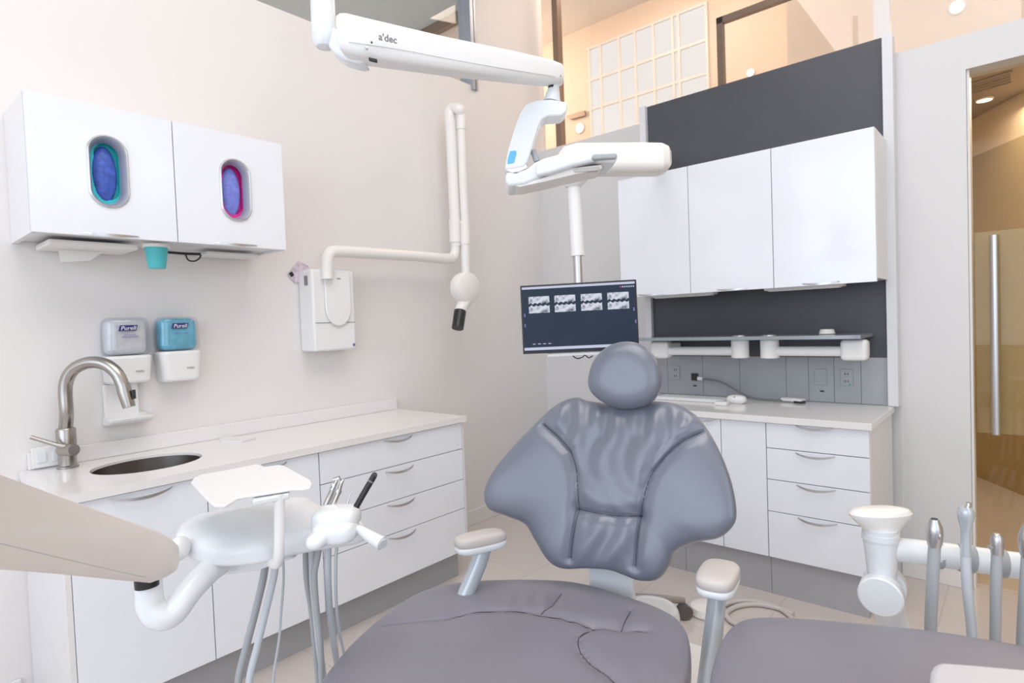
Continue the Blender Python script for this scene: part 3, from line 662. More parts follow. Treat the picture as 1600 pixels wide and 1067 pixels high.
obj('jack', bx((3.565, 1.560, 0.995), (3.577, 1.602, 1.04)), 'black', t, smooth=False, bevel=0.002)
obj('plug', bx((3.545, 1.52, 1.0), (3.577, 1.555, 1.022)), 'plast', t, smooth=False, bevel=0.003)
cb = [(3.55, 1.52, 1.008), (3.54, 1.45, 1.005), (3.53, 1.37, 0.985), (3.52, 1.28, 0.94), (3.51, 1.2, 0.912), (3.50, 1.10, 0.907), (3.50, 1.035, 0.908)]
obj('cable', tube(cb, 0.006, 10, smooth=6), 'greyink', t, label='dark grey cable')
# things on the right counter
t = thing('card_reader', 'small white dongle with dark end on the right-hand countertop', 'device', (3.46, 0.93, 0.9))
c0 = PZ(1239, 627, 0.905)
obj('body', obox((c0.x, c0.y, 0.915), Vector((0.25, 0.97, 0)).normalized(), Vector((0.97, -0.25, 0)).normalized(), Z, 0.06, 0.028, 0.010), 'plast', t, bevel=0.008, seg=3)
obj('end', obox((c0.x-0.02, c0.y-0.04, 0.906), Vector((0.25, 0.97, 0)).normalized(), Vector((0.97, -0.25, 0)).normalized(), Z, 0.022, 0.02, 0.006), 'black', t, smooth=False)
c0 = PZ(1151, 630, 0.90)
t = thing('computer_mouse', 'white mouse on the right-hand countertop beside the keyboard', 'mouse', (c0.x, c0.y, 0.9))
obj('body', sphere((c0.x, c0.y, 0.922), X*0.035, Y*0.055, Z*0.026, e=0.8), 'plast', t)
obj('wheel', tube([(c0.x-0.026, c0.y-0.004, 0.936), (c0.x-0.026, c0.y+0.004, 0.936)], 0.006, 12), 'greyink', t)
c0 = PZ(1128, 633, 0.90)
tag(obj('charging_box', obox((c0.x, c0.y, 0.911), X, Y, Z, 0.025, 0.035, 0.0105), 'plast', bevel=0.004), 'small white box on the countertop left of the mouse', 'box')
t = thing('keyboard', 'white keyboard on the right-hand countertop behind the chair headrest', 'keyboard', (3.36, 1.45, 0.9))
obj('body', bx((3.30, 1.30, 0.9005), (3.44, 1.72, 0.915)), 'plast', t, smooth=False, bevel=0.004)
key0 = None
for r in range(4):
    for k in range(14):
        y = 1.315+k*0.0285; x = 3.31+r*0.031
        if key0 is None: key0 = obj('key', bx((x, y, 0.9152), (x+0.026, y+0.024, 0.920)), 'plastb', t, smooth=False); base = key0.location.copy(); continue
        q = key0.copy(); COL.objects.link(q); q.location = base+Vector((r*0.031, k*0.0285, 0))

# ------------------------------------------------------------------ monitor on its swing arm
c = [P(812, 447, 2.52), P(994, 436, 2.46), P(999, 546, 2.46), P(818, 553, 2.52)]
ctr = (c[0]+c[1]+c[2]+c[3])/4
r = ((c[1]+c[2])-(c[0]+c[3])).normalized(); u = ((c[0]+c[1])-(c[2]+c[3])); u = (u-r*u.dot(r)).normalized(); n = r.cross(u)
if n.dot(O-ctr) < 0: n = -n
hw = ((c[1]-c[0]).length+(c[2]-c[3]).length)/4; hh = ((c[0]-c[3]).length+(c[1]-c[2]).length)/4
t = thing('monitor', 'wall-arm monitor showing four dental x-rays behind the chair headrest', 'monitor', ctr-u*hh)
obj('case', obox(ctr-n*0.015, r, u, n, hw, hh, 0.015), 'black', t, bevel=0.003)
scr = obj('screen', obox(ctr+n*0.0005, r, u, n, hw-0.006, hh-0.008, 0.001), 'screen', t, smooth=False)
def sq(a0, a1, b0, b1, m, name, h=0.0005):
    cc = ctr+r*((a0+a1)/2*hw)+u*((b0+b1)/2*hh)+n*0.0022
    return obj(name, obox(cc, r, u, n, (a1-a0)/2*hw, (b1-b0)/2*hh, h), m, scr, smooth=False)
sq(-0.97, 0.97, 0.88, 0.945, 'glow', 'title_bar'); sq(-0.97, 0.97, -0.90, -0.82, 'glow', 'taskbar')
for k in range(7): sq(0.72+0.036*k, 0.74+0.036*k, 0.79, 0.83, 'glow' if k else 'magenta', 'icon')
for (a, b) in ((-0.95, 0.08), (-0.95, -0.22), (0.93, 0.1), (0.95, -0.25)): sq(a, a+0.02, b, b+0.1, 'purple', 'icon')
for k in range(4): sq(-0.82+0.09*k, -0.77+0.09*k, -0.73, -0.71, 'glow', 'icon')
for k, a in enumerate((-0.86, -0.41, 0.045, 0.50)):
    def jag(sign, b0, b1, ph):
        pts = []
        for i in range(17):
            s = i/16; e = 0.05*abs(math.sin(s*4.5*math.pi+ph))
            pts.append((a+0.36*s, b1-e if sign > 0 else b0+e-0.02))
        if sign > 0: poly = [(a, b0)]+[(x, y) for x, y in pts]+[(a+0.36, b0)]
        else: poly = [(a, b1)]+[(x, y) for x, y in pts]+[(a+0.36, b1)]
        return poly
    for poly in (jag(-1, 0.45, 0.66, 0.4), jag(1, 0.18, 0.42, 1.3)):
        obj('xray_image', prism([ctr+r*(x*hw)+u*(y*hh)+n*0.002 for x, y in poly], n*0.0008), 'film', scr, smooth=False)
sup = obj('support_bar', obox(P(905, 553, 2.50)-n*0.02, r, u, n, 0.135, 0.008, 0.018), 'plast', t, bevel=0.004)
bm = tube([P(895, 556, 2.5), P(902, 560, 2.5), P(910, 558, 2.5), P(914, 555, 2.5), P(920, 559, 2.5), P(926, 556, 2.5)], 0.0025, 8, smooth=4)
obj('cable', bm, 'black', t, label='looped cable under the screen')
t = thing('monitor_mount', 'thick white swing arm with a vertical tube carrying the monitor', 'monitor arm', P(1030, 262, 3.6))
obj('drop_tube', tube([P(896, 275, 2.55), P(903, 400, 2.55)], 0.0285, 20), 'plast', t)
obj('inner_tube', tube([P(902.5, 395, 2.55), P(906, 500, 2.55)], 0.0205, 20), 'satin', t, label='silver inner tube')
obj('mount_plate', obox(P(907, 495, 2.54), r, u, n, 0.05, 0.05, 0.012), 'black', t)
# beam: rounded box
def rbeam(stations, name, m, parent, label=None, e=0.5, seg=28):
    """loft rounded rectangles: (centre, width_vec, height_vec)"""
    bm = bmesh.new(); rings = []
    for (cc, wv, hv) in stations:
        rings.append([bm.verts.new(Vector(cc)+wv*math.copysign(abs(math.cos(q))**e, math.cos(q))+hv*math.copysign(abs(math.sin(q))**e, math.sin(q))) for q in [2*math.pi*k/seg for k in range(seg)]])
    for a, b in zip(rings, rings[1:]):
        for k in range(seg): bm.faces.new((a[k], a[(k+1) % seg], b[(k+1) % seg], b[k]))
    bm.faces.new(rings[0][::-1]); bm.faces.new(rings[-1])
    return obj(name, bm, m, parent, label=label)
H2 = Vector((0, 0, 1)); FD = Vector((FWD.x, FWD.y, 0)).normalized()
rbeam([(P(872, 255, 2.56), FD*0.05, H2*0.035), (P(880, 253, 2.56), FD*0.07, H2*0.055), (P(900, 250, 2.56), FD*0.075, H2*0.062), (P(1000, 250, 2.50), FD*0.075, H2*0.062), (P(1030, 250, 2.48), FD*0.075, H2*0.060), (P(1040, 250, 2.48), FD*0.065, H2*0.050), (P(1045, 250, 2.48), FD*0.045, H2*0.032)], 'arm_beam', 'plastw', t)
obj('flange', lathe(P(896, 285, 2.55)-Z*0.02, Z, [(0.034, 0), (0.06, 0.025), (0.065, 0.06)]), 'plast', t)
wp = PX(1036, 252, 3.58)
obj('wall_link', tube([P(1022, 252, 2.5), wp-X*0.02], 0.03, 16), 'plast', t)
obj('wall_bracket', obox(wp-X*0.012, X, Y, Z, 0.012, 0.05, 0.05), 'plast', t, bevel=0.006)

# ------------------------------------------------------------------ overhead operating light
t = thing('operating_light', 'white ceiling-hung dental operating light with long arm and slim curved head', 'operating light', P(506, 0, 1.42)+Z*0.0)
top = P(505, 0, 1.42); bot = P(507, 66, 1.42)
obj('ceiling_post', tube([Vector((bot.x, bot.y, 4.48)), top+Z*0.02], 0.0245, 24), 'plast', t)
obj('knuckle', lathe(bot-Z*0.012, Z, [(0.008, -0.004), (0.02, 0), (0.027, 0.012), (0.0285, 0.03), (0.0285, 0.135), (0.026, 0.14)]), 'plastb', t)
pl = [P(x, y, 1.385) for x, y in [(520, 40), (532, 50), (540, 78), (572, 96), (560, 98), (538, 92), (522, 82), (512, 70)]]
obj('joint_bracket', prism(pl, FWD*0.05), 'plastb', t, bevel=0.005)
a0 = Vector(P(548, 62, 1.36)); 
def mid(px, yt, yb, d, w, tilt=0):
    c_ = P(px, (yt+yb)/2, d); hv = (P(px, yt, d)-P(px, yb, d))/2; return (c_, FD*w, hv)
rbeam([mid(531, 32, 56, 1.37, 0.030), mid(536, 28, 84, 1.37, 0.034), mid(545, 28, 90, 1.375, 0.036), mid(570, 34, 97, 1.39, 0.036), mid(700, 64, 115, 1.50, 0.034), mid(800, 84, 126, 1.60, 0.032), mid(862, 98, 132, 1.68, 0.030), mid(877, 104, 131, 1.70, 0.028), mid(880, 108, 128, 1.70, 0.022)], 'spring_arm', 'plast', t, e=0.42)
# seam on the arm and screws, logo
bm = bmesh.new(); fp = []
for px, y, d in [(545, 66, 1.336), (620, 77, 1.394), (700, 92, 1.463), (780, 106, 1.544), (868, 120, 1.650)]: fp.append(P(px, y, d))
obj('seam_line', tube(fp, 0.0008, 6, smooth=3), 'hose', t)
for (px, py, d, rr, m_) in [(573, 76, 1.352, 0.0035, 'satin'), (581, 67, 1.357, 0.002, 'black'), (876, 119, 1.67, 0.0025, 'satin')]:
    obj('screw', lathe(P(px, py, d), -FD, [(rr, 0), (rr, 0.004), (rr*0.6, 0.005)], 16), m_, t)
obj('slot', obox(P(583, 94, 1.36), (P(590, 95, 1.36)-P(577, 92, 1.36)).normalized(), Z, FD, 0.010, 0.004, 0.004), 'black', t, bevel=0.002)
rt = (P(620, 67, 1.395)-P(592, 61, 1.37)).normalized()
text('logo_text', "a'dec", P(606, 60.5, 1.352), rt, Z, 0.022, 'greyink', t, bold=0.0004)
# drop neck, yoke
obj('drop_neck', tube([P(866, 128, 1.70), P(865, 140, 1.70), P(862, 160, 1.70)], [0.014, 0.017, 0.026], 20), 'plastb', t)
obj('stop', tube([P(862, 128, 1.69), P(861, 137, 1.69)], 0.009, 12), 'black', t)
def ribbon(pxpts, d, th, name, m, parent, bev=0.006, label=None):
    return obj(name, prism([P(x, y, d) for x, y in pxpts], FD*th), m, parent, bevel=bev, seg=3, label=label)
yk = ribbon([(812, 178), (822, 163), (838, 156), (862, 155), (884, 159), (887, 163), (886, 173), (878, 180), (856, 181), (847, 186), (842, 196), (836, 214), (829, 238), (824, 252), (818, 260), (790, 265), (789, 262), (793, 238), (802, 207)], 1.67, 0.075, 'yoke', 'plastb', t, 0.008, 'curved white yoke')
obj('yoke_tip', prism([P(x, y, 1.665) for x, y in [(790, 265), (818, 260), (822, 256), (824, 262), (812, 268), (800, 270)]], FD*0.085), 'plast', t, bevel=0.002)
obj('sticker', prism([P(x, y, 1.668) for x, y in [(797, 236), (806, 235), (807, 239), (803, 254), (793, 256), (793, 250)]], FD*0.006), 'bluetag', t, bevel=0.001, label='small sky blue label')
# head: slim wing
H0 = 1.66
hd1 = ribbon([(791, 268), (806, 270), (826, 262), (836, 253), (850, 247), (880, 244), (880, 262), (850, 275), (820, 288), (795, 291), (789, 283)], H0, 0.13, 'head', 'plastb', t, 0.008, 'slim curved lamp head')
ribbon([(838, 252), (852, 246), (890, 236), (930, 233), (962, 236), (966, 244), (962, 254), (930, 251), (895, 259), (862, 270), (838, 275)], H0-0.02, 0.15, 'head_cover', 'plastb', t, 0.008)
ribbon([(800, 289), (840, 280), (895, 262), (940, 257), (941, 263), (900, 272), (850, 284), (812, 292)], H0+0.005, 0.11, 'lens', 'plastw', t, 0.002, 'pale lens strip under the lamp head')
ribbon([(896, 264), (936, 260), (936, 266), (898, 269)], H0, 0.02, 'lens_window', 'pad', t, 0.001)
ribbon([(927, 240), (962, 238.5), (965, 242), (963, 247), (928, 249), (925, 245)], H0-0.035, 0.03, 'grip', 'hose', t, 0.004, 'grey grip')
obj('pivot', tube([P(833, 235, 1.70), P(839, 252, 1.70)], 0.009, 12), 'hose', t)

# ------------------------------------------------------------------ patient chair
FT = Vector((-0.962, -0.273, 0)); RT = Vector((0.273, -0.962, 0))   # foot direction and sitter's left (picture right)
seatc = Vector((1.22, 0.93, 0))
chair = thing('patient_chair', 'grey leather dental patient chair with winged backrest and round headrest', 'dental chair', (1.25, 0.9, 0))
def dist_seg(px, py, ax, ay, bx_, by_):
    dx, dy = bx_-ax, by_-ay; L = dx*dx+dy*dy+1e-12
    t_ = np.clip(((px-ax)*dx+(py-ay)*dy)/L, 0, 1); return np.hypot(px-(ax+t_*dx), py-(ay+t_*dy))
def cushion(name, outline, C, uax, vax, thick, back, m, parent, ctr2, seams=(), fn=None, nang=240, nrad=56, power=2.6, label=None, sg=0.006, sw=0.0045):
    """padded cushion: outline points (3D on the plane through C), puffed along n = u x v"""
    nn = uax.cross(vax).normalized()
    to2 = lambda p: ((p-C).dot(uax), (p-C).dot(vax))
    pts = [to2(p) for p in outline]
    pl_ = smoothpath([Vector((x, y, 0)) for x, y in pts], 10, True)
    c2 = to2(ctr2)
    ang = np.array([math.atan2(p.y-c2[1], p.x-c2[0]) for p in pl_]); rad = np.array([math.hypot(p.x-c2[0], p.y-c2[1]) for p in pl_])
    o_ = np.argsort(ang); ang = ang[o_]; rad = rad[o_]
    q = np.linspace(-math.pi, math.pi, nang, endpoint=False)
    Rr = np.interp(q, np.concatenate([ang-2*math.pi, ang, ang+2*math.pi]), np.concatenate([rad, rad, rad]))
    # arc-length-like smoothing
    bm = bmesh.new()
    th = np.linspace(0, math.pi, 2*nrad+1)  # front centre -> rim -> back centre
    seg2 = [[to2(p) for p in s] for s in seams]
    rings = []
    for i, t_ in enumerate(th[1:-1]):
        f = math.sin(t_); s = min(1.0, f**0.9) if True else f
        # radial scale and height by superellipse
        cs = math.cos(t_)
        s = abs(math.sin(t_))**(2/power*0.9); hgt = math.copysign(abs(cs)**(2/power), cs)
        xs = c2[0]+Rr*s*np.cos(q); ys = c2[1]+Rr*s*np.sin(q)
        if cs >= 0:
            z = hgt*thick*np.ones(nang)
            g = np.zeros(nang)
            for sl in seg2:
                dd = np.full(nang, 9.0)
                for (a, b) in zip(sl, sl[1:]): dd = np.minimum(dd, dist_seg(xs, ys, *a, *b))
                g += -sg*np.exp(-(dd/sw)**2)-sg*1.3*np.exp(-(dd/(sw*5))**2)
            if fn is not None: g = g+fn(xs, ys)
            z = z+g*min(1, hgt*1.6)
        else: z = hgt*back*np.ones(nang)
        if fn is not None and hasattr(fn, 'curve'): z = z+fn.curve(xs, ys)
        rings.append([bm.verts.new(C+uax*float(x)+vax*float(y)+nn*float(h_)) for x, y, h_ in zip(xs, ys, z)])
    for a, b in zip(rings, rings[1:]):
        for k in range(nang): bm.faces.new((a[k], a[(k+1) % nang], b[(k+1) % nang], b[k]))
    from mathutils.bvhtree import BVHTree
    for ring in (rings[0], rings[-1]):
        cc = bm.verts.new(sum((v.co for v in ring), Vector())/nang)
        for k in range(nang): bm.faces.new((ring[k], ring[(k+1) % nang], cc))
    tree = BVHTree.FromBMesh(bm); tubes = []
    for sm in seams:
        hits = []
        for p in smoothpath([C+uax*to2(p)[0]+vax*to2(p)[1] for p in sm], 8):
            h_ = tree.ray_cast(p+nn*0.4, -nn)
            if h_[0] is not None: hits.append(h_[0]+nn*0.0002)
        if len(hits) > 3: tubes.append(tube(hits, 0.0011, 8))
    o = obj(name, bm, m, parent, label=label, angle=180)
    for tb in tubes: obj('seam', tb, 'seam', o, label='dark stitched seam')
    return o
tl = math.radians(20)
BC = P(960, 760, 1.68)
bn = FT*math.cos(tl)+Z*math.sin(tl); bv = -FT*math.sin(tl)+Z*math.cos(tl); bu = RT
assert bu.cross(bv).dot(bn) > 0.99 or True
def onp(px, py, C, n_): r_ = ray(px, py); return O+r_*((C-O).dot(n_)/r_.dot(n_))
BN = bu.cross(bv).normalized()
# cushion bulges toward viewer, so trace the rim slightly behind the face
rim = [(900, 622), (872, 634), (846, 658), (812, 696), (783, 735), (769, 768), (773, 795), (800, 808), (825, 820), (840, 845), (858, 875), (880, 888), (915, 888), (950, 890), (975, 898), (1000, 907), (1028, 905), (1045, 885), (1055, 862), (1085, 848), (1125, 840), (1148, 820), (1152, 795), (1143, 750), (1125, 705), (1102, 666), (1080, 644), (1050, 630), (1000, 628), (960, 632), (920, 627)]
C0 = BC-BN*0.0
outl = [onp(x, y, C0, BN) for x, y in rim]
def s2(lst): return [onp(x, y, C0+BN*0.035, BN)-BN*0.035 for x, y in lst]
seams = [s2([(849, 663), (872, 683), (892, 706), (901, 740), (902, 795), (893, 845), (889, 872)]),
         s2([(1100, 672), (1065, 690), (1040, 712), (1020, 737), (1009, 765), (1000, 806), (994, 850), (991, 884)]),
         s2([(902, 795), (930, 801), (965, 806), (1000, 806)])]
def mk_back():
    pc = [((p-C0).dot(bu), (p-C0).dot(bv)) for p in s2([(902, 760), (1009, 760), (960, 806), (950, 640)])]
    xl, xr, yb, yt = pc[0][0], pc[1][0], pc[2][1], pc[3][1]
    def fn(x, y):
        xc = (xl+xr)/2; w_ = (xr-xl)/2; fx = (x-xc)/w_
        cen = np.clip(1-np.maximum(0, np.abs(fx)-0.8-1.2*np.clip((y-yb-0.12)/0.15, 0, 1))*4, 0, 1)
        up_ = 1/(1+np.exp(-(y-yb-0.01)/0.008))
        wr = 0.0058*np.sin(fx*6.0+2.2*np.sin(y*16+0.6)+0.8)*np.exp(-((y-(yt+yb)/2-0.02)/0.085)**2)
        wr += 0.0042*np.sin(y*75+fx*3.2+1.6*np.sin(fx*2.2))*np.exp(-((y-yb-0.03)/0.04)**2)*np.abs(fx)
        wr += 0.0036*np.sin(fx*11+6*y)*np.exp(-((y-yt+0.03)/0.05)**2)
        lo = 0.0045*np.sin(fx*7.5+3*np.sin(y*18))*(1-up_)*np.exp(-(fx/0.8)**2)
        wing = 0.006*np.exp(-((np.abs(fx)-2.0)/0.9)**2)
        return wr*cen*up_+lo+wing
    def curve(x, y): return 0.55*np.maximum(0, np.abs(x-(xl+xr)/2)-0.10)**2
    fn.curve = curve
    return fn
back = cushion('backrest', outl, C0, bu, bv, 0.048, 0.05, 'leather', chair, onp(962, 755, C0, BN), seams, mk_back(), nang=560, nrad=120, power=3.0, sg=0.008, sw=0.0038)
HCn = P(978, 585, 1.70)
ht = math.radians(12); hn = FT*math.cos(ht)+Z*math.sin(ht); hv = -FT*math.sin(ht)+Z*math.cos(ht)
hr = [(980, 534), (1005, 540), (1025, 560), (1034, 588), (1031, 612), (1012, 632), (978, 639), (945, 630), (924, 612), (920, 592), (930, 562), (952, 541)]
def hfn(x, y): return -0.006*np.exp(-((x/0.05)**2+((y-0.0)/0.06)**2))
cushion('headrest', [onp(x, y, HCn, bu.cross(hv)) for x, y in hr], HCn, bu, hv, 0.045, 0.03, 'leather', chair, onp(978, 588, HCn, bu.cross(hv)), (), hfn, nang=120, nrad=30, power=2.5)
obj('headrest_post', obox(HCn-Z*0.08-bn*0.055, bu, bv, bn, 0.022, 0.12, 0.006), 'alu', chair, bevel=0.003)
# back shell and support
obj('back_shell', prism([onp(x, y, C0, BN)-BN*0.045 for x, y in [(900, 650), (860, 700), (840, 760), (870, 830), (900, 872), (1010, 885), (1040, 840), (1070, 770), (1060, 700), (1030, 650)]], -BN*0.02), 'plastb', chair, bevel=0.006)
bb = onp(952, 860, C0-BN*0.07, BN)
obj('back_support', prism([bb-bu*0.066+Z*0.05, bb+bu*0.066+Z*0.05, bb+bu*0.066-Z*0.26, bb-bu*0.066-Z*0.26], -FT*0.03), 'plastb', chair, bevel=0.008, label='pale support bracket under the backrest')
# seat
SZ = 0.615
sr = [(880, 919), (800, 917), (720, 921), (660, 935), (610, 965), (560, 1008), (515, 1060), (480, 1120), (480, 1200), (560, 1290), (720, 1330), (900, 1300), (1010, 1210), (1062, 1120), (1079, 1060), (1077, 1010), (1060, 980), (1025, 960), (980, 944), (930, 928)]
SCn = PZ(800, 1040, SZ)
so = [PZ(x, y, SZ) for x, y in sr]
SU = 0.045
def sz(lst): return [PZ(x, y, SZ+SU)-Z*SU for x, y in lst]
sseams = [sz([(600, 968), (650, 965), (700, 962), (735, 953), (780, 950), (830, 953), (880, 963), (925, 974), (960, 978), (1010, 980)]),
          sz([(925, 976), (905, 990), (905, 1010), (920, 1030), (950, 1050), (985, 1085)]), 
          sz([(877, 921), (862, 940), (845, 952)]), sz([(985, 946), (978, 960), (970, 977)])]
def sfn(x, y): return 0.004*np.sin(x*9+1)*np.cos(y*8)
def mk_seat():
    pu = sz([(835, 938)])[0]; q0 = ((pu-SCn).dot(RT), (pu-SCn).dot(-FT))
    def fn(x, y):
        w_ = np.exp(-(((x-q0[0])/0.07)**2+((y-q0[1])/0.05)**2))
        return 0.0025*np.sin(x*120+y*40)*w_
    return fn
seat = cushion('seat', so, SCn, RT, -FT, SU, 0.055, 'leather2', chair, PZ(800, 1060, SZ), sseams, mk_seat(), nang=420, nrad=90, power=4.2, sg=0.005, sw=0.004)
pip = [PZ(x, y, SZ+0.004) for x, y in [(1076, 1022), (1066, 1040), (1040, 1064), (1000, 1094)]]
obj('piping', tube(pip, 0.0022, 8, smooth=5), 'seam', seat, label='dark edge piping')
# seat shell, pedestal, base
obj('seat_shell', prism([SCn.lerp(p, 0.86)-Z*0.05 for p in so], -Z*0.05), 'plastb', chair, bevel=0.01)
cen = Vector((1.16, 0.86, 0))
obj('pedestal', rb if False else (lambda: (lambda bm: (box(bm, (cen.x-0.14, cen.y-0.13, 0.09), (cen.x+0.18, cen.y+0.13, 0.53)), bm)[1])(bmesh.new()))(), 'plastb', chair, bevel=0.04, seg=4)
obj('floor_plate', bx((cen.x-0.55, cen.y-0.24, 0), (cen.x+0.30, cen.y+0.24, 0.08)), 'plast', chair, bevel=0.03, seg=4, label='white floor plate')
bp = PZ(1095, 1003, 0.30)
obj('lift_cover', bx((cen.x+0.12, bp.y-0.12, 0.17), (bp.x, cen.y+0.10, 0.30)), 'plast', chair, bevel=0.03, seg=4, label='white lift housing')
c1 = P(1015, 968, 1.75)
obj('rear_cover', sphere(c1, RT*0.085, FT*0.10, Z*0.05, e=0.8), 'plastb', chair)
# armrests
def armrest(pp, dirv, hwid, hlen, d0, post):
    cc = pp
    side = Vector((dirv.y, -dirv.x, 0))
    a = obj('armrest', sphere(cc, dirv*hlen, side*hwid, Z*0.020, 40, 16, e=0.62), 'pad', chair, label='pale grey armrest pad', angle=60)
    obj('armrest_base', sphere(cc-Z*0.018, dirv*(hlen*0.99), side*(hwid*0.98), Z*0.016, 40, 12, e=0.6), 'plastb', a, angle=60)
    obj('armrest_post', tube(post, [0.021, 0.023, 0.024], 20), 'alu', chair, label='silver armrest post')
pa = P(751, 842, 1.66)
armrest(pa, (P(790, 834, 1.69)-P(707, 852, 1.60)).normalized(), 0.033, 0.078, 0, [pa-Z*0.02+(P(757, 860, 1.66)-P(751, 860, 1.66)), P(748, 880, 1.66), P(715, 960, 1.64)])
pa = P(1122, 899, 1.43)
dvv = (P(1132, 885, 1.50)-P(1112, 925, 1.38)); dvv.z *= 0.5; dvv.normalize()
armrest(pa, dvv, 0.046, 0.072, 0, [P(1122, 915, 1.44), P(1115, 985, 1.46), P(1100, 1110, 1.46)])

# ------------------------------------------------------------------ stool behind the chair (five-star base)
t = thing('operator_stool', 'rolling stool mostly hidden behind the patient chair, dark caster showing', 'stool', (2.30, 1.38, 0))
ctr_ = Vector((2.28, 1.42, 0))
ends = [PZ(1068, 950, 0.05), PZ(908, 898, 0.05)]
ang0 = math.atan2(ends[0].y-ctr_.y, ends[0].x-ctr_.x)
a1 = math.atan2(ends[1].y-ctr_.y, ends[1].x-ctr_.x)
rad_ = (ends[0]-ctr_).length
for k in range(5):
    q = ang0+2*math.pi*k/5; e_ = ctr_+Vector((math.cos(q), math.sin(q), 0))*rad_
    lg = obj('leg', tube([ctr_+Z*0.13, ctr_.lerp(e_, 0.5)+Z*0.115, e_+Z*0.085], [0.024, 0.019, 0.014], 12, smooth=3), 'legmet', t)
    bm = tube([e_+Z*0.034+Vector((-math.sin(q), math.cos(q), 0))*-0.022, e_+Z*0.034+Vector((-math.sin(q), math.cos(q), 0))*0.022], 0.033, 20)
    obj('caster', bm, 'caster', lg)
obj('gas_column', tube([ctr_+Z*0.10, ctr_+Z*0.41], 0.025, 16), 'caster', t)
obj('seat', lathe(ctr_+Z*0.41, Z, [(0.12, 0), (0.16, 0.01), (0.17, 0.04), (0.155, 0.06), (0.05, 0.068)]), 'leather2', t)
# foot control on the floor
fc = PZ(1105, 948, 0.03)
t = thing('foot_control', 'pale foot control disc with looped hose on the floor by the right cabinets', 'foot pedal', (fc.x, fc.y, 0))
obj('disc', lathe((fc.x, fc.y, 0.0), Z, [(0.08, 0.001), (0.085, 0.01), (0.075, 0.035), (0.03, 0.045)]), 'plastw', t)
hp = [PZ(x, y, 0.012) for x, y in [(1115, 955), (1140, 942), (1170, 939), (1200, 944), (1225, 955), (1240, 975), (1200, 985), (1150, 975), (1135, 960), (1150, 948), (1180, 944), (1215, 950), (1240, 960)]]
obj('hose', tube(hp, 0.011, 12, smooth=6), 'pad', t)

# ------------------------------------------------------------------ foreground stool on the right
t = thing('assistant_stool', 'large grey leather seat cushion in the right foreground beside the patient chair', 'stool', (1.35, 0.15, 0))
SZ2 = 0.665
so2 = [PZ(x, y+3, SZ2+0.022) for x, y in [(1108, 1075), (1112, 1035), (1125, 995), (1145, 968), (1175, 957), (1240, 957), (1350, 966), (1450, 976), (1530, 988), (1610, 1003), (1720, 1040), (1800, 1120), (1780, 1250), (1600, 1370), (1350, 1390), (1180, 1290), (1110, 1160)]]
for q in so2: q.z = SZ2
C2 = PZ(1400, 1120, SZ2)
cushion('seat', so2, C2, RT, -FT, 0.03, 0.05, 'leather2', t, C2, (), None, nang=160, nrad=40, power=4.0)
obj('seat_pan', prism([C2.lerp(p, 0.75)-Z*0.045 for p in so2], -Z*0.03), 'black', t, bevel=0.004)
bc = Vector((C2.x, C2.y, 0))
obj('gas_column', tube([bc+Z*0.10, bc+Z*0.61], 0.026, 16), 'chrome', t)
for k in range(5):
    q = 0.3+2*math.pi*k/5; e_ = bc+Vector((math.cos(q), math.sin(q), 0))*0.26
    lg = obj('leg', tube([bc+Z*0.12, e_+Z*0.085], [0.024, 0.014], 12), 'legmet', t)
    obj('caster', tube([e_+Z*0.031+Vector((-math.sin(q), math.cos(q), 0))*-0.02, e_+Z*0.031+Vector((-math.sin(q), math.cos(q), 0))*0.02], 0.03, 20), 'caster', lg)
WZ = 0.80
wt = [PZ(x, y, WZ) for x, y in [(1452, 1062), (1453, 1046), (1458, 1037), (1468, 1032), (1520, 1036), (1600, 1043), (1700, 1055), (1760, 1100), (1700, 1220), (1480, 1200), (1450, 1120)]]
o_ = prism(wt, -Z*0.025)
obj('arm_pad', o_, 'padgrey', t, bevel=0.01, seg=4, label='white rounded arm pad')
wc = sum(wt, Vector())/len(wt)
obj('arm_post', tube([wc-Z*0.02, Vector((wc.x, wc.y, SZ2+0.01))], 0.018, 16), 'alu', t)

# ------------------------------------------------------------------ assistant's arm with handpieces (right)
dA = 1.62
t = thing('instrument_holder', 'white jointed assistant arm with horizontal holder tube at the right', 'instrument holder', P(1375, 990, dA)-Z*0.3)
def PA(px, py, d=dA): return P(px, py, d)
# mushroom shaped pad: ellipse widened along the picture's horizontal
cu = PA(1376, 803); RH = Vector((RGT.x, RGT.y, 0)).normalized()
bm = bmesh.new(); rings = []
for rx, ry, z in [(0.001, 0.001, 0.018), (0.05, 0.025, 0.017), (0.075, 0.037, 0.012), (0.084, 0.042, 0.003), (0.083, 0.041, -0.005), (0.066, 0.038, -0.022), (0.050, 0.036, -0.038), (0.0445, 0.0445, -0.05), (0.0445, 0.0445, -0.058)]:
    rings.append([bm.verts.new(cu+RH*rx*math.cos(q)+FD*ry*math.sin(q)+Z*z) for q in [2*math.pi*k/40 for k in range(40)]])
for a, b in zip(rings, rings[1:]):
    for k in range(40): bm.faces.new((a[k], a[(k+1) % 40], b[(k+1) % 40], b[k]))
bm.faces.new(rings[0][::-1]); bm.faces.new(rings[-1])
obj('top_pad', bm, 'plastw', t)
obj('hub', tube([PA(1375, 825), PA(1376, 845), PA(1377, 868), PA(1378, 900)], [0.0435, 0.0425, 0.039, 0.034], 28), 'plastb', t)
obj('hub', tube([PA(1375, 833), PA(1375.2, 842)], [0.0445, 0.0445], 28), 'plastb', t)
axj = (RH*-0.62-FD*0.78-Z*0.05).normalized()
jc = PA(1379, 921)
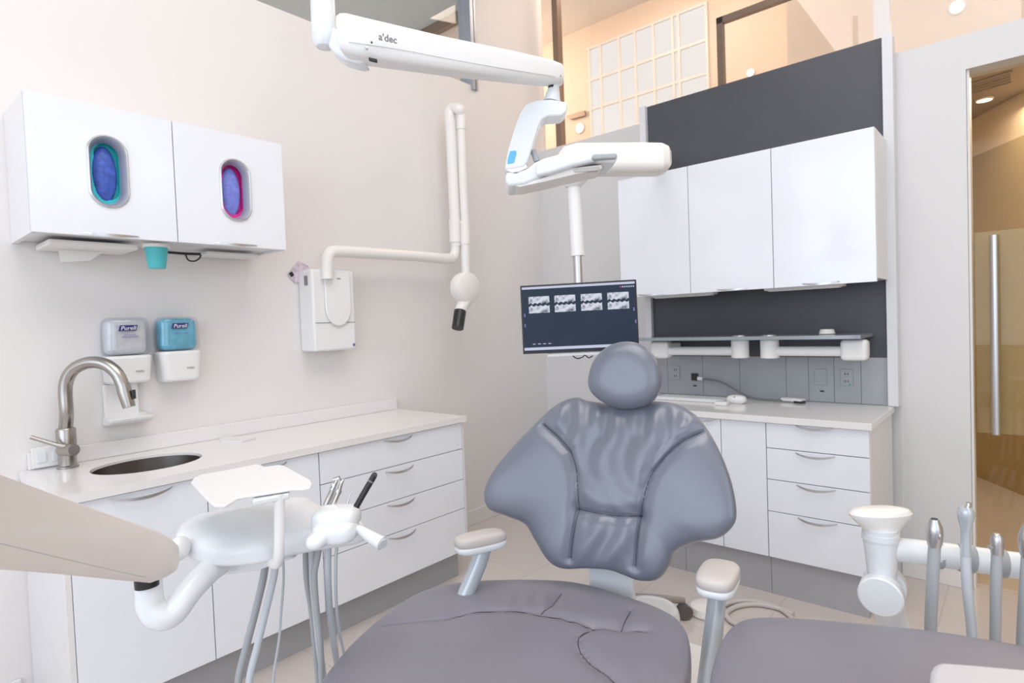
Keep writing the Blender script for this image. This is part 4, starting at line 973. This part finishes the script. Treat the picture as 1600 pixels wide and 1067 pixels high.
obj('joint', tube([jc-axj*0.052, jc-axj*0.048, jc-axj*0.02, jc-axj*0.018, jc+axj*0.018, jc+axj*0.02, jc+axj*0.048, jc+axj*0.052], [0.050, 0.054, 0.054, 0.044, 0.044, 0.054, 0.054, 0.050], 36), 'plastb', t)
obj('lower_arm', tube([jc, PA(1392, 965, 1.66), PA(1410, 1010, 1.70), PA(1440, 1110, 1.75)], [0.038, 0.040, 0.042, 0.042], 24), 'plastb', t)
obj('holder_tube', tube([PA(1385, 856, dA), PA(1480, 868, 1.58), PA(1600, 885, 1.52), PA(1700, 900, 1.47)], [0.032, 0.033, 0.034, 0.034], 24), 'plastb', t)
def clip(px, py, d, r): return obj('clip', tube([P(px, py-20, d), P(px, py+20, d)], r, 20), 'hose', t)
def handpiece(px, ptop, pbot, pend, d, label, kind, wtop, whose, hosem='hose', xe=0):
    hp_ = thing('handpiece', label, 'handpiece', P(px, pbot, d))
    s = d/FP
    top_ = P(px, ptop, d); bt = P(px, pbot, d)
    L_ = (bt-top_)
    if kind == 'hve':
        obj('tip', tube([top_, top_+L_*0.12, top_+L_*0.35, top_+L_*0.7, bt], [wtop*s*0.55, wtop*s*0.72, wtop*s, wtop*s*0.95, wtop*s*0.66], 24, smooth=4), 'satin', hp_, label='silver suction tip')
        obj('mouth', lathe(top_+Z*0.0005, Z, [(wtop*s*0.42, 0), (wtop*s*0.42, 0.001)]), 'black', hp_)
        obj('lever', sphere(P(px, (ptop+pbot)/2, d)-FD*wtop*s, RH*0.004, FD*0.004, Z*0.008), 'satin', hp_)
    elif kind == 'syr':
        obj('tip', tube([top_, top_+L_*0.08, top_+L_*0.22, top_+L_*0.5, bt], [wtop*s*0.8, wtop*s, wtop*s*0.98, wtop*s*0.6, wtop*s*0.68], 24, smooth=4), 'alu', hp_, label='silver syringe body')
        obj('nozzle', tube([top_-Z*0.005+RH*0.004, top_+Z*0.012+RH*0.008], 0.006, 12), 'chrome', hp_)
        obj('bore', tube([top_+Z*0.0115+RH*0.008, top_+Z*0.013+RH*0.0083], 0.003, 12), 'black', hp_)
    else:
        obj('tip', tube([top_, top_+L_*0.05, top_+L_*0.3, top_+L_*0.8, bt], [wtop*s*0.25, wtop*s*0.65, wtop*s, wtop*s, wtop*s*0.85], 24, smooth=4), 'satin', hp_, label='silver saliva ejector tip')
        obj('lever', tube([P(px-wtop, pbot-12, d-0.01), P(px-wtop-5, pbot-14, d-0.012)], 0.004, 10), 'satin', hp_)
    obj('hose', tube([bt-L_.normalized()*0.004, P(px-1+xe*0.3, pbot+50, d), P(px+xe, pend, d+0.03), P(px+xe*1.3, pend+120, d+0.06), P(px-60, 1220, 1.75)], [whose*s]*5, 16, smooth=5), hosem, hp_, label='grey suction hose')
handpiece(1460, 811, 858, 985, 1.50, 'silver suction handpiece on the white arm, first from the joint', 'hve', 11.5, 8.5, xe=-6)
handpiece(1509, 793, 868, 1000, 1.50, 'tall slim silver air-water syringe, second on the white arm', 'syr', 11, 7, 'hose2', xe=10)
handpiece(1558, 833, 868, 1005, 1.47, 'small rounded saliva ejector, third on the white arm', 'sal', 8.5, 7.5, xe=-3)
handpiece(1606, 820, 874, 1005, 1.46, 'suction handpiece cut off by the right edge of the picture', 'hve', 12, 8.5, xe=-8)
hax = (P(1600, 885, 1.52)-P(1480, 868, 1.58)).normalized()
for px, py, d in ((1460, 866, 1.592), (1509, 872, 1.565), (1558, 879, 1.541), (1604, 886, 1.518)):
    cc_ = P(px, py, d); obj('clip', tube([cc_-hax*0.019, cc_-hax*0.016, cc_+hax*0.016, cc_+hax*0.019], [0.0335, 0.036, 0.036, 0.0335], 28), 'hose', t, label='grey handpiece clip')

# ------------------------------------------------------------------ delivery unit on the left
unit = t = thing('dental_delivery_unit', 'thick beige arm from the left edge carrying a white delivery head, tray and hoses', 'delivery unit', P(232, 900, 1.17))
st = []
for px, yt, yb, d, e in [(-260, 660, 880, 0.62, 0), (-120, 705, 880, 0.72, 0), (0, 749, 884, 0.83, 0), (100, 784, 893, 0.94, 0), (190, 815, 903, 1.05, 0), (240, 832, 908, 1.12, 0), (262, 843, 900, 1.15, 0), (273, 852, 893, 1.16, 0)]:
    cc_ = P(px, (yt+yb)/2, d); hv_ = (P(px, yt, d)-P(px, yb, d))/2; st.append((cc_, FD*hv_.length*0.62, hv_))
arm = rbeam(st, 'arm_cover', 'armbeige', t, e=0.78, seg=40)
# seam line along the arm
ln = [P(x, y, d) for x, y, d in [(-120, 822, 0.66), (0, 849, 0.775), (100, 873, 0.888), (190, 894, 1.0), (228, 902, 1.05)]]
obj('seam_line', tube(ln, 0.0006, 6), 'hose', t)
obj('dark_socket', tube([P(228, 893, 1.13), P(230, 916, 1.13)], 0.021, 20), 'black', t)
u1 = [P(232, 905, 1.14), P(233, 925, 1.14), P(236, 948, 1.14), P(250, 962, 1.145), P(270, 957, 1.16), P(295, 925, 1.19), P(325, 893, 1.24), P(345, 878, 1.28)]
obj('elbow_tube', tube(u1, [0.023, 0.024, 0.025, 0.026, 0.026, 0.025, 0.026, 0.026], 24, smooth=5), 'plastb', t, label='white elbow tube')
# delivery head
bzz = 0.93
hb = [(274, 845), (282, 860), (305, 876), (340, 886), (400, 882), (460, 868), (520, 855), (560, 842), (572, 826), (560, 810), (530, 796), (500, 782), (480, 772), (440, 776), (390, 786), (340, 795), (300, 808), (280, 825)]
hoff = [0.008, 0.0, -0.008, -0.012, -0.012, -0.012, -0.01, 0.0, 0.012, 0.024, 0.034, 0.036, 0.036, 0.036, 0.036, 0.034, 0.026, 0.016]
hbp = [PZ(x, y, bzz+k) for k, (x, y) in zip(hoff, hb)]
for q in hbp: q.z = bzz
cC = PZ(420, 830, bzz)
cushion('shell', hbp, cC, RH, FD, 0.045, 0.022, 'plastb', t, cC, (), None, nang=160, nrad=30, power=3.6)
gp = P(300, 855, 1.22)
obj('knob', sphere(P(280, 857, 1.25), RH*0.02, FD*0.03, Z*0.025), 'plast', t)
obj('under_arm', prism([P(x, y, 1.30) for x, y in [(330, 882), (450, 868), (462, 872), (400, 893), (345, 900)]], FD*0.06), 'plastb', t, bevel=0.006)
# instrument block (two lobes) and grip handle
bc1 = P(526, 809, 1.29)
blk = obj('instrument_block', sphere(bc1, RH*0.050, FD*0.045, Z*0.024, e=0.6), 'plastb', t)
obj('block_lobe', sphere(P(525, 828, 1.27), RH*0.046, FD*0.045, Z*0.024, e=0.6), 'plastb', blk)
obj('block_lobe', sphere(P(498, 842, 1.24), RH*0.022, FD*0.04, Z*0.016, e=0.8), 'plastb', blk)
obj('grip_handle', tube([P(545, 826, 1.28), P(562, 828, 1.27), P(578, 838, 1.25), P(597, 849, 1.235)], [0.010, 0.010, 0.0125, 0.0145], 20, smooth=4), 'plastb', t, label='white round grip handle')
bm = tube([P(597, 849, 1.235), P(599, 850.5, 1.232)], [0.0125, 0.010], 20); obj('grip_cap', bm, 'hose2', t)
# instruments
def instr(pts_, rads, m_, name, label, cat, extra=None):
    it = thing(name, label, cat, pts_[-1])
    obj('body', tube(pts_, rads, 16, smooth=3), m_, it)
    if extra: extra(it)
    return it
instr([P(527, 748, 1.36), P(522, 757, 1.355), P(518, 768, 1.35), P(508, 790, 1.33)], [0.004, 0.006, 0.0062, 0.006], 'chrome', 'handpiece', 'chrome handpiece in the delivery block, leftmost of the instruments', 'handpiece',
      lambda it: obj('head', tube([P(522, 750, 1.36), P(531, 747, 1.36)], 0.006, 12), 'chrome', it))
instr([P(537, 749, 1.35), P(532, 757, 1.345), P(526, 773, 1.335), P(517, 793, 1.32)], [0.002, 0.005, 0.0075, 0.0065], 'chrome', 'handpiece', 'chrome handpiece second from the left in the delivery block', 'handpiece',
      lambda it: obj('ring', tube([P(529, 765, 1.34), P(527, 770, 1.338)], 0.0085, 16), 'satin', it))
instr([P(548, 770, 1.33), P(544, 783, 1.325), P(539, 796, 1.32), P(534, 810, 1.31)], [0.0012, 0.002, 0.005, 0.005], 'chrome', 'scaler', 'short needle-tipped scaler in the delivery block, beside the black syringe', 'scaler',
      lambda it: obj('collar', tube([P(540, 792, 1.322), P(538, 799, 1.318)], 0.006, 16), 'satin', it))
instr([P(585, 742, 1.32), P(583, 746, 1.32), P(566, 775, 1.31), P(549, 806, 1.297)], [0.0065, 0.0068, 0.0068, 0.0066], 'black', 'curing_light', 'black stick-shaped instrument leaning right in the delivery block', 'instrument',
      lambda it: obj('ring', tube([P(580, 751, 1.3175), P(578.8, 753, 1.317)], 0.0072, 16), 'greyink', it))
# tray on its post
t = unit
TZ = 1.076
tp = [(298, 753), (303, 746), (315, 741), (350, 735), (400, 725), (408, 726), (413, 729), (436, 726), (444, 727), (484, 749), (488, 755), (485, 761), (474, 763), (458, 763), (400, 772), (372, 777), (362, 784), (352, 789), (335, 789), (328, 784)]
obj('tray', prism([PZ(x, y, TZ) for x, y in tp], (0, 0, -0.006)), 'plast', t, bevel=0.0025, seg=3)
obj('tray_rail', prism([PZ(x, y, TZ-0.008) for x, y in [(395, 782), (452, 771), (452, 758), (395, 768)]], (0, 0, -0.012)), 'plastb', t, bevel=0.003)
dT = PZ(436, 775, TZ-0.012); dpt = (dT-O).dot(FWD)
obj('post', tube([dT+Z*0.004, P(436.5, 800, dpt), P(436, 860, dpt), P(434, 876, dpt+0.01), P(428, 880, dpt+0.03), P(418, 868, dpt+0.12)], [0.0115, 0.0105, 0.0105, 0.0115, 0.012, 0.010], 20, smooth=5), 'plast', t)
# hoses hanging from the head
def hose(pts_, r_, m_, label):
    return obj('hose', tube(pts_, r_, 12, smooth=6), m_, unit, label=label)
def dn(px, py, d, k): return P(px, py, d)-Z*k
def fall(pts_, k=0.35):
    q = P(*pts_[-1]); return [P(*p) for p in pts_]+[q-Z*0.12, q-Z*k]
hose(fall([(416, 872, 1.38), (411, 905, 1.38), (398, 960, 1.38), (385, 1010, 1.38), (372, 1070, 1.38)]), 0.0085, 'hose', 'darker grey hose, leftmost of the bundle')
hose(fall([(431, 878, 1.34), (427, 905, 1.34), (414, 960, 1.34), (402, 1010, 1.34), (389, 1070, 1.34)]), 0.0080, 'hose2', 'pale grey hose below the tray post')
hose(fall([(442, 868, 1.42), (443, 905, 1.42), (439, 960, 1.42), (436, 1000, 1.42), (427, 1066, 1.42)]), 0.003, 'hose2', 'thin pale tube')
hose(fall([(477, 852, 1.40), (479, 905, 1.40), (486, 950, 1.42), (491, 1000, 1.44), (497, 1070, 1.47)]), 0.0066, 'hose', 'darker grey hose')
hose(fall([(488, 850, 1.38), (489, 905, 1.38), (494, 960, 1.40), (499, 1010, 1.43), (506, 1070, 1.47)]), 0.0084, 'hose2', 'pale grey hose')
hose(fall([(500, 848, 1.36), (495, 875, 1.36), (491, 900, 1.36), (494, 950, 1.36), (500, 1000, 1.38), (503, 1070, 1.43)]), 0.0074, 'hose', 'darker grey hose')
hose(fall([(513, 846, 1.36), (512, 890, 1.37), (515, 950, 1.42), (521, 1000, 1.47), (529, 1060, 1.53)]), 0.0080, 'hose2', 'pale grey hose')
hose(fall([(528, 846, 1.35), (525, 870, 1.36), (525, 930, 1.40), (529, 980, 1.46), (538, 1025, 1.55), (541, 1050, 1.58)]), 0.0038, 'hose2', 'thin pale tube')

# groups of repeated things
groups = {'handpiece': 'handpieces in the holders', 'downlight': 'round warm lamps', 'outlet': 'outlets in the grey panel', 'base_cabinet': 'white base cabinets',
          'shelf_arm': 'shelf support arms', 'under_cabinet_lamp': 'lamp strips under the wall cabinets', 'glove_box': 'glove boxes in the left wall cabinet',
          'wall_cabinet': 'white wall cabinets', 'port': 'small ports in the grey panel', 'ceiling_vent': 'vents', 'countertop': 'white quartz countertops'}
for o in COL.objects:
    k = o.name.split('.')[0]
    if o.parent is None and k in groups and 'label' in o: o['group'] = groups[k]
